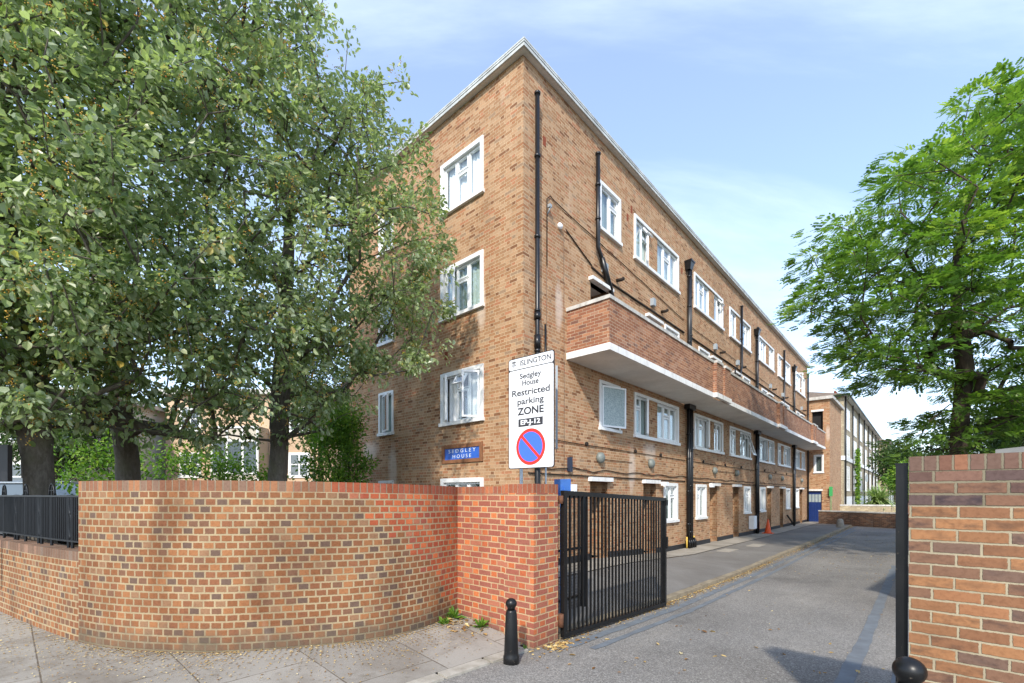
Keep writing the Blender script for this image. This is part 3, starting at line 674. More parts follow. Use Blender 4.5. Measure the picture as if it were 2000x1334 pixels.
# roof: overhanging slab with a moulded pale trim
rf = MB(); rf.box(-.13, LEN+.13, -.13, GW+.13, ZT, ZT+.07); roof = obj('roof', rf, M['soffit'], blk)
tr = MB(); O = .165
for (z0, z1, o) in ((ZT-.010, ZT+.055, O), (ZT+.055, ZT+.068, O-.018), (ZT+.068, ZT+.105, O+.010), (ZT+.105, ZT+.117, O-.010), (ZT+.117, ZT+.15, O+.014)):
    i_ = .125
    tr.box(-o, LEN+o, -o, -i_, z0, z1); tr.box(-o, LEN+o, GW+i_, GW+o, z0, z1); tr.box(-o, -i_, -i_, GW+i_, z0, z1); tr.box(LEN+i_, LEN+o, -i_, GW+i_, z0, z1)
ORG[roof.name] = ORG[blk.name]; obj('roof_trim', tr, M['fascia'], roof)
rt = MB(); rt.box(-.12, LEN+.12, -.12, GW+.12, ZT+.07, ZT+.13); obj('roof_covering', rt, M['felt'], roof)
# base band
pl = MB(); us = [u for u in fr_(0, LEN, .5)]
doorspans = [(u, u+.9) for u in DOORS]
cuts = sorted([0, LEN]+[x for d in doorspans for x in d])
for i in range(0, len(cuts)-1, 2):
    a, b = cuts[i], cuts[i+1]; n = max(1, int((b-a)/.6))
    for k in range(n):
        x0, x1 = a+(b-a)*k/n, a+(b-a)*(k+1)/n
        pl.hexa([(x0,-.022,zf(x0)-.1),(x1,-.022,zf(x1)-.1),(x1,.0,zf(x1)-.1),(x0,.0,zf(x0)-.1),(x0,-.022,zf(x0)+.2),(x1,-.022,zf(x1)+.2),(x1,.0,zf(x1)+.2),(x0,.0,zf(x0)+.2)])
obj('plinth', pl, M['plinth'], blk)
# balcony walkway
BW = 1.177; BU0 = 1.65; BU1 = LEN-.35; BT_, BB = 4.56, 3.30
prof = [(BU0, BW)]                              # outer line of the walkway with shallow projections at the stacks
for p in PIPES: prof += [(p-.76, BW), (p-.76, BW+.13), (p+.76, BW+.13), (p+.76, BW)]
prof += [(BU1, BW)]
bal = thing_bal = MB()
def ribbon(mb, pr, z0, z1, o0, o1, close=True):  # wall following the outline between offsets o0 (inner) and o1 (outer)
    for (a, b) in zip(pr[:-1], pr[1:]):
        if abs(a[0]-b[0]) < 1e-6:
            x = a[0]; lo, hi = min(a[1], b[1]), max(a[1], b[1]); s = -1 if b[1] > a[1] else 1
            x0, x1 = (x-o1, x-o0) if s == -1 else (x+o0, x+o1)
            mb.box(x0, x1, -(hi+o1), -(lo+o1)+.0, z0, z1)
        else:
            x0, x1 = a[0], b[0]
            mb.box(x0, x1, -(a[1]+o1), -(a[1]+o0), z0, z1)
pw = MB()
segs = []; x = BU0
for p in PIPES: segs += [(x, p-.76, BW), (p-.76, p-.13, BW+.12), (p-.13, p+.13, BW+.05), (p+.13, p+.76, BW+.12)]; x = p+.76
segs += [(x, BU1, BW)]
for a, b, w in segs:
    pw.box(a, b, -w, -(BW-.20), BB+.16, BT_-.085)
pw.box(BU0, BU0+.215, -(BW-.20), 0, BB+.16, BT_-.085)
balo = obj('balcony', pw, M['brick_balcony'], blk, merge=False); ORG[balo.name] = ORG[blk.name]
sb = MB()
for a, b, w in segs:
    w2 = w if abs(w-BW-.05) > .01 else BW+.12
    sb.box(a-(.03 if w2 > BW else 0), b+(.03 if w2 > BW else 0), -(w2+.03), -.0, BB, BB+.16) if w2 == BW else sb.box(a-.03, b+.03, -(w2+.03), -(BW+.031), BB+.001, BB+.159)
sb.box(BU0-.03, BU0, -(BW+.03), 0, BB, BB+.16)
obj('balcony_slab', sb, M['white_slab'], balo)
sf = MB(); sf.box(BU0, BU1, -(BW-.03), -.01, BB-.004, BB-.001); obj('balcony_soffit', sf, M['soffit'], balo)
cp = MB()
for a, b, w in segs:
    w2 = w if abs(w-BW-.05) > .01 else BW+.05
    cp.box(a, b, -(w2+.035), -(BW-.235), BT_-.085, BT_)
cp.box(BU0-.035, BU0+.25, -(BW-.235), 0, BT_-.085, BT_); cp.box(BU0-.035, BU0, -(BW+.035), -(BW-.235), BT_-.085, BT_)
obj('balcony_coping', cp, M['coping'], balo)
# pipes
def pipe(pts, r=.05, collars=(), n=12, mat='black_pipe', name='downpipe'):
    mb = MB(); mb.tube(pts, r, n)
    for z, u, v in collars: mb.tube([(u,v,z-.035),(u,v,z-.02),(u,v,z+.02),(u,v,z+.035)], [r+.006, r+.02, r+.02, r+.006], n)
    return obj(name, mb, M[mat], blk)
def zs_(a, b, st): return [a+st*k for k in range(int((b-a)/st)+1)]
pipe([(.37,-.10,ZB+.2),(.37,-.10,8.98)], .052, [(z,.37,-.10) for z in (8.95,7.55,5.75,4.1,3.2,2.4,.6)])
pipe([(.37,-.10,3.25),(.37,-.10,3.55)], .075); pipe([(.37,-.10,3.9),(.37,-.10,4.05)], .078)
pipe([(.72,-.05,3.9),(.72,-.05,2.2)], .022)
pipe([(2.93,-.10,9.05),(2.93,-.10,6.55),(3.1,-.10,6.35),(3.65,-.10,5.55),(3.78,-.10,5.35),(3.78,-.10,3.5)], .055, [(9.02,2.93,-.10),(8.2,2.93,-.10),(7.3,2.93,-.10),(5.3,3.78,-.10)])
pipe([(3.13,-.10,6.34),(3.6,-.10,5.62)], .072)
def hopper(u, z, v=-.12):
    mb = MB(); mb.hexa([(u-.10,v-.08,z-.26),(u+.10,v-.08,z-.26),(u+.10,v+.10,z-.26),(u-.10,v+.10,z-.26),(u-.17,v-.14,z),(u+.17,v-.14,z),(u+.17,v+.10,z),(u-.17,v+.10,z)])
    mb.box(u-.19,u+.19,v-.16,v+.105,z,z+.05); obj('rain_hopper', mb, M['black_pipe'], blk)
for i, p in enumerate(PIPES):
    pipe([(p-.12,-.12,8.35),(p-.12,-.12,3.5)], .055, [(z,p-.12,-.12) for z in (8.0,6.9,5.6)])
    pipe([(p+.10,-.10,8.75),(p+.10,-.10,3.5)], .045, [(z,p+.10,-.10) for z in (8.7,7.3,5.9)])
    if i != 1 or True: hopper(p-.12, 8.5)
    zb_ = zf(p)+.03
    pipe([(p-.20,-.12,3.29),(p-.20,-.12,zb_)], .055, [(z,p-.20,-.12) for z in (2.2,1.3,.1,-1.1)])
    pipe([(p+.02,-.11,3.29),(p+.02,-.11,zb_)], .062, [(z,p+.02,-.11) for z in (1.6,.3,-1.4)])
    pipe([(p+.20,-.10,3.29),(p+.20,-.10,zb_)], .052, [(z,p+.20,-.10) for z in (2.4,1.0,-.9)])
    if i == 0:
        for (uu, mm) in ((-.34,'yellow'),(.36,'yellow')):
            pipe([(p+uu,-.12,zb_),(p+uu,-.12,zb_+.42)], .03, mat=mm, name='gas_riser')
        for uu in (-.28,-.08,.12,.30): pipe([(p+uu,-.2,zb_),(p+uu,-.2,zb_+.25),(p+uu+.03,-.12,zb_+.34)], .04, n=8)
    hb = MB(); hb.box(p-.32,p+.30,-.22,-.02,3.12,3.29); obj('pipe_head', hb, M['black_pipe'], blk)
for i, (p, bend) in enumerate(((15.9, -.65), (24.95, -.5))):
    pipe([(p,-.10,8.98),(p,-.10,6.1),(p+bend*.2,-.1,5.9),(p+bend*.85,-.10,5.2),(p+bend,-.10,5.0),(p+bend,-.10,3.5)], .055, [(8.95,p,-.10),(7.4,p,-.10),(5.0,p+bend,-.10)])
pipe([(LEN-.25,-.10,9.1),(LEN-.25,-.10,ZB+.1)], .055, [(z,LEN-.25,-.10) for z in (9.0,7.6,6.0,2.0,.5,-1)])
for u in (14.7,): pipe([(u,-.08,5.75),(u+.1,-.12,5.78),(u+.12,-.12,5.1),(u+.12,-.12,4.5)], .03)
# cables and conduits
rr = random.Random(5)
def cable(pts, r=.011, name='cable', mat='cable'):
    mb = MB(); mb.tube(pts, r, 6); obj(name, mb, M[mat], blk)
def sag(u0, u1, z0, z1, amp=.04, n=24, d=.022, seed=1):
    r_ = random.Random(seed); ph = r_.uniform(0, 6)
    return [(u0+(u1-u0)*k/n, -d, z0+(z1-z0)*k/n + amp*math.sin(k*1.1+ph)*r_.uniform(.2,1)) for k in range(n+1)]
cable(sag(.15, 9.1, .47, .47, .002, 30), .016); cable(sag(9.5, 32.8, .47, .47, .002, 60), .016)
cable(sag(.1, 9.2, .62, .62, .05, 30, seed=3), .013); cable(sag(9.6, 18.4, .62, .60, .035, 30, seed=4), .012); cable(sag(18.8, 27.5, .60, .60, .03, 30, seed=9), .012)
cable(sag(.9, 9.1, 1.28, 1.24, .004, 20), .011); cable(sag(9.6, 30, 1.24, 1.22, .004, 40), .011)
cable(sag(3.0, 5.0, .95, .95, .01, 8), .009); cable(sag(12.0, 15.0, .98, .98, .01, 8), .009)
cable([(.82,-.02,5.3),(.82,-.02,6.85),(.95,-.02,6.98),(1.05,-.02,6.95)]+sag(1.1, 9.0, 6.93, 6.35, .012, 30)); cable(sag(9.6, 22, 6.3, 6.2, .01, 40), .01)
cable([(1.52,-.01,-1.7),(1.52,-.01,3.0),(1.50,-.01,6.5)], .005, mat='conduit')
cable(sag(1.6, 2.75, 6.45, 6.02, .003, 6), .016); cable([(2.75,-.02,5.98),(3.5,-.02,5.9),(9.0,-.03,5.90)], .028); cable([(9.6,-.03,5.90),(32.6,-.03,5.90)], .028)
cable([(.82,-.01,5.3),(.82,-.01,3.2)], .005, mat='conduit')
def small(name, fn, mat):
    mb = MB(); fn(mb); return obj(name, mb, M[mat], blk)
for u in (3.15, 6.25, 12.25, 15.3, 21.55, 24.65, 30.8):      # round bulkhead lamps over the doors
    def f(mb, u=u):
        z = .98
        mb.tube([(u,-.0,z),(u,-.05,z),(u,-.10,z),(u,-.135,z),(u,-.15,z)], [.15,.15,.14,.09,.02], 20)
    small('wall_lamp', f, 'lamp_grey')
for u in (2.5, 5.2, 7.0, 11.0, 13.7, 16.1, 20.5, 23.1, 26.0):
    small('cable_box', lambda mb, u=u: mb.tube([(u,0,1.30),(u,-.05,1.30)], .055, 10), 'cable')
for u in (3.35, 6.35, 12.3, 15.4, 21.6, 24.7, 30.7):
    small('box_lamp', lambda mb, u=u: mb.box(u-.09,u+.09,-.12,0,6.05,6.28), 'grey_plastic')
    small('vent_pipe', lambda mb, u=u: mb.tube([(u+.75,0,6.1),(u+.75,-.16,6.08),(u+.8,-.20,6.12)], .05, 8), 'cable')
small('meter_box', lambda mb: (mb.box(1.66,1.78,-.07,0,.56,.90), mb.box(1.655,1.785,-.075,-.07,.55,.91)), 'dark_door')
small('alarm_box', lambda mb: (mb.box(1.68,1.96,-.09,0,.03,.24), mb.box(1.72,1.80,-.11,-.09,.06,.2), mb.box(1.84,1.92,-.11,-.09,.06,.2)), 'sign_white')
small('round_lamp', lambda mb: mb.tube([(1.32,0,6.43),(1.32,-.05,6.43),(1.32,-.09,6.43)], [.075,.075,.03], 14), 'sign_white')
small('floodlight', lambda mb: (mb.box(.82,.90,-.11,-.04,6.64,6.71), mb.tube([(.86,0,6.5),(.86,-.1,6.66)], .018, 6)), 'grey_plastic')
small('floodlight', lambda mb: (mb.box(6.85,7.10,-.26,-.10,.28,.40), mb.tube([(7.05,0,.34),(7.0,-.16,.34)], .03, 8)), 'sign_white')
small('floodlight', lambda mb: (mb.box(11.45,11.70,-.22,-.10,.28,.40), mb.tube([(11.75,0,.34),(11.6,-.16,.34)], .03, 8)), 'sign_white')
for (P_, s, z) in ((PF, .75, 8.15), (PF, 4.75, 8.2), (PF, 5.0, 8.55), (PF, 8.85, 8.1), (PF, 13.55, 8.2), (PF, 14.15, 8.2), (PG, 3.3, .15), (PG, 2.6, 3.55), (PG, 4.4, 8.3), (PF, 4.55, 3.0), (PF, 5.3, 5.35)):
    mb = MB(); fbox(mb, P_, s-.055, s+.055, -.05, .004, z-.11, z+.11); obj('air_brick', mb, M['terracotta'], blk)
for (a, b) in ((4.1, 4.9), (4.4, 4.6)):
    pass
small('white_cabinet', lambda mb: (mb.box(17.35,17.9,-.26,-.03,-1.75,-1.10), mb.box(17.38,17.87,-.275,-.26,-1.72,-1.13)), 'sign_white')
# house name panel in the gable
def text_mesh(body, size, squeeze=1.0, space=1.0, bold=0.0):
    cu = bpy.data.curves.new('lettering', 'FONT'); cu.body = body; cu.size = size; cu.align_x = 'CENTER'; cu.align_y = 'CENTER'
    cu.extrude = .0015; cu.offset = bold; cu.space_character = space
    o = bpy.data.objects.new('lettering', cu); COL.objects.link(o)
    dg = bpy.context.evaluated_depsgraph_get(); me = bpy.data.meshes.new_from_object(o.evaluated_get(dg))
    bpy.data.objects.remove(o); bpy.data.curves.remove(cu)
    for v in me.vertices: v.co.x *= squeeze
    return me
def put_text(body, size, mat, parent, M4, squeeze=1.0, space=1.0, bold=0.0, name='lettering', width=None):
    me = text_mesh(body, size, squeeze, space, bold); me.materials.append(mat)
    if width:
        xs = [v.co.x for v in me.vertices]; k = width/(max(xs)-min(xs)); mid = (max(xs)+min(xs))/2
        for v in me.vertices: v.co.x = (v.co.x-mid)*k
    o = bpy.data.objects.new(name, me); COL.objects.link(o); o.parent = parent
    me.transform(M4); return o
nf = MB()
v0, v1, z0, z1 = 1.27, 2.74, .80, 1.22
fbox(nf, PG, v0-.02, v0+.09, -.02, .03, z0-.02, z1+.02); fbox(nf, PG, v1-.09, v1+.02, -.02, .03, z0-.02, z1+.02)
fbox(nf, PG, v0+.09, v1-.09, -.02, .03, z0-.02, z0+.07); fbox(nf, PG, v0+.09, v1-.09, -.02, .03, z1-.07, z1+.02)
M['frame_brick'] = plain('brown_panel_border', (.26,.12,.06), .8, .2, .15, 12)
npn = obj('name_panel', nf, M['frame_brick'], blk); ORG[npn.name] = ORG[blk.name]
nb = MB(); fbox(nb, PG, v0+.09, v1-.09, -.02, .008, z0+.07, z1-.07); obj('panel_face', nb, M['tile_blue'], npn)
def gmat(v, z, d):                                # letters on the gable, reading right to the viewer, in block coordinates
    return Matrix.Translation((-d, v, z-ZB)) @ Matrix(((0,0,-1,0),(-1,0,0,0),(0,1,0,0),(0,0,0,1)))
M['letter_white'] = plain('pale_lettering', (.72,.78,.85), .5, .4, .0, 2)
put_text('SEDGLEY', .125, M['letter_white'], npn, gmat(2.0, 1.075, .012), width=1.0, space=1.6)
put_text('HOUSE', .125, M['letter_white'], npn, gmat(2.0, .940, .012), width=.68, space=1.6)
# stair tower at the far end
tw = MB(); TWV = 1.42; TZ = 7.05
holesT = []
window(PT, holesT, .42, 1.05, 1.62, 2.95, 'one', 'curtain_dark', surround=.10)
holesT.append((.30, 1.0, 4.55, 6.25))
holesT.append((.02, .92, -2.2, .28))
wall_sheet(tw, PT, 0, TWV, ZB, TZ, holesT, dep=.25)
tw.face([(LEN,-TWV,ZB),(LEN+6.3,-TWV,ZB),(LEN+6.3,-TWV,TZ),(LEN,-TWV,TZ)]); tw.face([(LEN+6.3,-TWV,ZB),(LEN+6.3,4,ZB),(LEN+6.3,4,TZ),(LEN+6.3,-TWV,TZ)])
tow = obj('stair_tower', tw, M['brick_block'], blk, merge=False); ORG[tow.name] = ORG[blk.name]
tc_ = MB(); tc_.box(LEN+.02-.25, LEN+6.5, -TWV-.22, 4.2, TZ, TZ+.22); obj('tower_roof', tc_, M['coping'], tow)
td = MB(); fbox(td, PT, .02, .92, -.25, -.10, -2.15, .22)
for k in range(5): fbox(td, PT, .08+k*.165, .21+k*.165, -.10, -.085, -2.05, -.75)
obj('blue_door', td, M['blue_door'], tow)
tg = MB()
for k in range(4): fbox(tg, PT, .10+k*.20, .26+k*.20, -.10, -.09, -.6, -.02)
obj('door_glazing', tg, M['frosted'], tow)
tl_ = MB(); fbox(tl_, PT, 0, .98, -.1, .06, .24, .36); fbox(tl_, PT, .25, 1.05, -.05, .04, 6.2, 6.34); obj('lintel', tl_, M['white_slab'], tow)
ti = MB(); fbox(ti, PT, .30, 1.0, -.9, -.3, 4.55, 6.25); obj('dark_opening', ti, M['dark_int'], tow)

# ------------------------------------------------------------------ STREET WALLS
def catmull(pts, n):
    out = []; P = [Vector(p) for p in pts]; P = [P[0]*2-P[1]]+P+[P[-1]*2-P[-2]]
    for i in range(1, len(P)-2):
        for k in range(n):
            t = k/n; a, b, c, d = P[i-1], P[i], P[i+1], P[i+2]
            out.append(.5*((2*b)+(c-a)*t+(2*a-5*b+4*c-d)*t*t+(3*b-a-3*c+d)*t**3))
    out.append(P[-2]); return out
full = [(-13.2,9.9),(-10.2,8.15),(-7.26,6.42),(-5.85,5.60),(-4.80,5.04),(-4.21,4.82),(-3.72,4.72),(-3.165,4.68),(-2.78,4.73),(-2.2,4.87),(-1.72,5.06),(-1.36,5.32),(-1.05,5.70),(-.775,6.24),(-.70,6.40)]
cl = catmull(full, 10)
S_ = [0]
for a, b in zip(cl[:-1], cl[1:]): S_.append(S_[-1]+(b-a).length)
isp = min(range(len(cl)), key=lambda i: (cl[i]-Vector((-4.80,5.04))).length)
s_sp = S_[isp]
def wall_along(cl, S, i0, i1, ztop, zbot, th, s0=0.0, cap=.11, over=.0):
    """returns body and cap builders for a wall whose street face follows the line; ztop, zbot are functions of distance"""
    body, capm = MB(), MB(); n = len(cl)
    nor = []
    for i in range(n):
        d = (cl[min(i+1,n-1)]-cl[max(i-1,0)]).normalized(); nor.append(Vector((-d.y, d.x)))   # away from the street
    for i in range(i0, i1):
        a, b = cl[i], cl[i+1]; na, nb = nor[i]*th, nor[i+1]*th
        for mb, zt0, zt1, zb0, zb1, o in ((body, ztop(S[i])-cap, ztop(S[i+1])-cap, zbot(S[i]), zbot(S[i+1]), 0), (capm, ztop(S[i]), ztop(S[i+1]), ztop(S[i])-cap, ztop(S[i+1])-cap, over)):
            A = a-nor[i]*o; B = b-nor[i+1]*o; A2 = a+na; B2 = b+nb
            sa_, sb_ = S[i]-s0, S[i+1]-s0
            r0, r1 = ztop(S[i])-cap, ztop(S[i+1])-cap
            ub = 1.0 if mb is capm else 0.0
            mb.face([(A.x,A.y,zb0),(B.x,B.y,zb1),(B.x,B.y,zt1),(A.x,A.y,zt0)], uv=[(sa_,zb0-r0+.0+ub*.045),(sb_,zb1-r1+ub*.045),(sb_,zt1-r1+ub*.045),(sa_,zt0-r0+ub*.045)], smooth=True)
            mb.face([(A2.x,A2.y,zb0),(A2.x,A2.y,zt0),(B2.x,B2.y,zt1),(B2.x,B2.y,zb1)], uv=[(sa_,zb0-r0),(sa_,zt0-r0),(sb_,zt1-r1),(sb_,zb1-r1)], smooth=True)
            mb.face([(A.x,A.y,zt0),(B.x,B.y,zt1),(B2.x,B2.y,zt1),(A2.x,A2.y,zt0)], uv=[(sa_,.05),(sb_,.05),(sb_,.15),(sa_,.15)])
    for i, fl in ((i0, 0), (i1, 1)):
        A = cl[i]; A2 = cl[i]+nor[i]*th
        for mb, zt, zb in ((body, ztop(S[i])-cap, zbot(S[i])), (capm, ztop(S[i]), ztop(S[i])-cap)):
            q = [(A.x,A.y,zb),(A2.x,A2.y,zb),(A2.x,A2.y,zt),(A.x,A.y,zt)]; r0 = ztop(S[i])-cap
            mb.face(q, uv=[(0,zb-r0),(th,zb-r0),(th,zt-r0),(0,zt-r0)])
    return body, capm
Send = S_[-1]
zt_hi = lambda s: interp(s, [s_sp, s_sp+1.5, Send-2.2, Send], [.143, .143, .135, .098])
zb_ = lambda s: -1.95
b1, c1 = wall_along(cl, S_, isp, len(cl)-1, zt_hi, zb_, .225, s_sp)
cw = thing('brick_wall', 'tall curved street wall of tan header bricks with a redder patch beside the pillar', 'wall', (-3.2,4.8,-1.65))
obj('wall_face', b1, M['brick_curve'], cw, merge=False); obj('wall_cap', c1, M['cap_curve'], cw, merge=False)
b2, c2 = wall_along(cl, S_, 0, isp, lambda s: -.64, zb_, .235, s_sp, cap=.105)
lw = thing('brick_wall', 'low brick wall under the black railings at the left edge', 'wall', (-7.3,6.5,-1.65))
obj('wall_face', b2, M['brick_curve'], lw, merge=False); obj('wall_cap', c2, M['cap_low'], lw, merge=False)
# gate pillar and the short length of wall beside it
pw_ = thing('gate_pillar', 'orange red brick gate pillar with short wall, left of the open black gate', 'pillar', (-3.2,-2.7,-1.8), 'B')
pm = MB(); pm.box(-3.43, -2.95, -3.10, -2.62, -2.1, .012); pm.box(-3.395, -3.17, -2.62, -1.60, -2.1, -.01)
obj('pillar_body', pm, M['brick_pillar'], pw_, merge=False)
pc = MB(); pc.box(-3.43, -2.95, -3.10, -2.62, .012, .122)
for q, uv in (): pass
pc.box(-3.395, -3.17, -2.62, -1.60, -.01, .098); obj('pillar_cap', pc, M['cap_pillar'], pw_, merge=False)
# right hand wall
rw = thing('brick_wall', 'right hand brick wall of long stretchers beside the near black bollard', 'wall', (-3.72,-7,-1.7), 'B')
U0 = -3.74
def right_wall(z0, z1, mat, nm):
    mb = MB(); x0, x1, y0, y1 = U0, U0+.225, -12.5, -6.42
    q = lambda pts, uv: mb.face(pts, uv=uv)
    q([(x0,y1,z0),(x0,y0,z0),(x0,y0,z1),(x0,y1,z1)], [(0,z0),(y1-y0,z0),(y1-y0,z1),(0,z1)])
    q([(x0,y1,z0),(x0,y1,z1),(x1,y1,z1),(x1,y1,z0)], [(0,z0),(0,z1),(-.225,z1),(-.225,z0)])
    q([(x1,y1,z0),(x1,y1,z1),(x1,y0,z1),(x1,y0,z0)], [(0,z0),(0,z1),(6,z1),(6,z0)])
    q([(x0,y1,z1),(x0,y0,z1),(x1,y0,z1),(x1,y1,z1)], [(0,.1),(6,.1),(6,.2),(0,.2)])
    obj(nm, mb, M[mat], rw, merge=False)
CH = .0725
right_wall(-2.0, CH*-1, 'brick_right', 'wall_face'); right_wall(-CH, CH*2, 'brick_right_top', 'upper_courses')
mb = MB(); cz0, cz1 = CH*2, .236
x0, x1, y0, y1 = U0-.004, U0+.229, -12.5, -6.42
mb.face([(x0,y1,cz0),(x0,y0,cz0),(x0,y0,cz1),(x0,y1,cz1)], uv=[(0,.05),(6.08,.05),(6.08,.16),(0,.16)])
mb.face([(x0,y1,cz0),(x0,y1,cz1),(x1,y1,cz1),(x1,y1,cz0)], uv=[(0,.05),(0,.16),(.07,.16),(.07,.05)])
mb.face([(x0,y1,cz1),(x0,y0,cz1),(x1,y0,cz1),(x1,y1,cz1)], uv=[(0,.05),(6.08,.05),(6.08,.25),(0,.25)])
mb.face([(x1,y1,cz0),(x1,y1,cz1),(x1,y0,cz1),(x1,y0,cz0)], uv=[(0,.05),(0,.16),(6,.16),(6,.05)])
obj('wall_cap', mb, M['cap_right'], rw, merge=False)
# black slam post on the end of the right wall
sp_ = MB(); sp_.box(-3.70, -3.645, -6.415, -6.355, -2.0, .19); sp_.box(-3.703,-3.642,-6.417,-6.352,.19,.20)
obj('gate_post', sp_, M['black_iron'], origin=(-3.55,-6.35,-1.8), frame='B', label='black square steel gate post against the end of the right hand wall', cat='post')
# gate, standing open along the drive
gt = thing('driveway_gate', 'open black metal driveway gate of upright bars, hinged on the brick pillar', 'gate', (-2.95,-3.13,-1.85), 'B')
GU0, GU1, GV = -2.90, .17, -3.13
def gz(u, top): t = (u-GU0)/(GU1-GU0); return (.045-.11*t) if top else (-1.80-.145*t)
f = MB()
f.hexa([(GU0,GV-.03,gz(GU0,0)),(GU0+.07,GV-.03,gz(GU0,0)),(GU0+.07,GV+.03,gz(GU0,0)),(GU0,GV+.03,gz(GU0,0)),(GU0,GV-.03,.045),(GU0+.07,GV-.03,.043),(GU0+.07,GV+.03,.043),(GU0,GV+.03,.045)])
f.hexa([(GU1-.06,GV-.03,gz(GU1,0)),(GU1,GV-.03,gz(GU1,0)),(GU1,GV+.03,gz(GU1,0)),(GU1-.06,GV+.03,gz(GU1,0)),(GU1-.06,GV-.03,gz(GU1,1)),(GU1,GV-.03,gz(GU1,1)),(GU1,GV+.03,gz(GU1,1)),(GU1-.06,GV+.03,gz(GU1,1))])
for top in (0, 1):
    h = .055 if not top else -.06
    a, b = GU0+.07, GU1-.06
    za, zb2 = gz(a, top), gz(b, top)
    lo = (min(za, za+h), min(zb2, zb2+h)); hi = (max(za, za+h), max(zb2, zb2+h))
    f.hexa([(a,GV-.028,lo[0]),(b,GV-.028,lo[1]),(b,GV+.028,lo[1]),(a,GV+.028,lo[0]),(a,GV-.028,hi[0]),(b,GV-.028,hi[1]),(b,GV+.028,hi[1]),(a,GV+.028,hi[0])])
obj('gate_frame', f, M['black_iron'], gt)
nb_ = 29
for k in range(nb_):
    u = GU0+.07+(GU1-GU0-.13)*(k+1)/(nb_+1); mb = MB(); mb.box(u-.0115,u+.0115,GV-.0115,GV+.0115,gz(u,0)+.05,gz(u,1)-.055); obj('gate_bar', mb, M['black_iron'], gt)
hg = MB(); hg.tube([(-2.93,GV,-1.66),(-2.93,GV,-1.50)], .035, 10); hg.tube([(-2.93,GV,-.12),(-2.93,GV,-.02)], .03, 10); hg.box(-2.95,-2.90,GV-.02,GV+.02,-1.62,-1.56); hg.box(-2.95,-2.90,GV-.02,GV+.02,-.09,-.05)
obj('hinge', hg, M['rust'], gt)
lt = MB(); lt.box(GU1-.02,GU1+.02,GV-.05,GV-.03,-.95,-.75); lt.box(GU1-.05,GU1+.03,GV-.045,GV-.03,-.1,-.2); obj('latch', lt, M['black_iron'], gt)
# wire mesh fence behind the pillar
mf = thing('mesh_fence', 'dark wire mesh fence panel standing behind the open gate', 'fence', (-2.3,-2.45,-1.7), 'B')
f = MB(); FV = -2.45
f.box(-1.42,-1.36,FV-.03,FV+.03,-1.9,.0); f.box(-3.0,-2.95,FV-.03,FV+.03,-1.9,.0)
for z in (-.04, -.85, -1.6): f.box(-2.95,-1.42,FV-.018,FV+.018,z-.018,z+.018)
obj('fence_frame', f, M['black_rail'], mf)
f = MB()
for k in range(34): u = -2.95+1.53*(k+.5)/34; f.bar((u,FV+.022,-1.85),(u,FV+.022,-.03),.0045)
for k in range(38): z = -1.83+1.78*k/38; f.bar((-2.95,FV+.026,z),(-1.42,FV+.026,z),.0045)
obj('wire_mesh', f, M['black_rail'], mf, merge=False)

# ------------------------------------------------------------------ BOLLARDS
def bollard(x, y, zg_, h, sc, label):
    b = thing('bollard', label, 'bollard', (x, y, zg_), 'W', 'black bollards at the driveway mouth')
    m1 = MB(); m1.lathe(x, y, [(.088*sc,zg_-.05),(.088*sc,zg_+.045),(.080*sc,zg_+.06),(.078*sc,zg_+.10),(.052*sc+.01,zg_+h-.17*sc),(.056*sc,zg_+h-.15*sc),(.056*sc,zg_+h-.135*sc),(.045*sc,zg_+h-.125*sc)], 32)
    obj('bollard_body', m1, M['black_iron'], b)
    m2 = MB(); r = .062*sc; prof = [(.04*sc, zg_+h-.13*sc)]
    for k in range(1, 12):
        a = -math.pi/2+.55+(math.pi-.55)*k/11; prof.append((max(.002, r*math.cos(a)), zg_+h-r*.95+r*.95*math.sin(a)))
    m2.lathe(x, y, prof, 32); obj('bollard_top', m2, M['black_iron'], b)
    return b
bollard(-.008, 4.86, -1.775, .665, .98, 'black bell top bollard standing in front of the red brick pillar')
bollard(1.79, 2.05, -1.70, .965, 1.0, 'near black bollard cut by the bottom edge, in front of the right hand wall')

# ------------------------------------------------------------------ PARKING SIGN
TLx, TRx = Vector((-.04, 6.0)), Vector((.519, 5.53))
sd = (TRx-TLx).normalized(); sn = Vector((sd.y, -sd.x))      # sn points to the street
SW = (TRx-TLx).length; SC = (TLx+TRx)/2; SZ0, SZ1 = .325, 1.761; SZ = (SZ0+SZ1)/2
sg = thing('parking_sign', 'tall white restricted parking zone sign with a red and blue roundel on a black post', 'sign', (SC.x, SC.y, -1.7))
def sgm(s, z, d): return Matrix.Translation((sd.x*s+sn.x*d, sd.y*s+sn.y*d, z+1.7)) @ Matrix(((sd.x,0,sn.x,0),(sd.y,0,sn.y,0),(0,1,0,0),(0,0,0,1)))
def sp3(s, z, d=0): return (SC.x+sd.x*s+sn.x*d, SC.y+sd.y*s+sn.y*d, z)
def rrect(s0, s1, z0, z1, r, n=6):
    pts = []
    for cx_, cz_, a0 in ((s1-r,z1-r,0),(s0+r,z1-r,90),(s0+r,z0+r,180),(s1-r,z0+r,270)):
        for k in range(n+1): a = R(a0+90*k/n); pts.append((cx_+r*math.cos(a), cz_+r*math.sin(a)))
    return pts
def plate(pts, d0, d1, mat, name, parent=sg):
    mb = MB(); mb.face([sp3(s, z, d1) for s, z in pts]); mb.face([sp3(s, z, d0) for s, z in reversed(pts)])
    n = len(pts)
    for k in range(n): a, b = pts[k], pts[(k+1)%n]; mb.face([sp3(*a, d0), sp3(*b, d0), sp3(*b, d1), sp3(*a, d1)])
    return obj(name, mb, mat, parent)
hw = SW/2
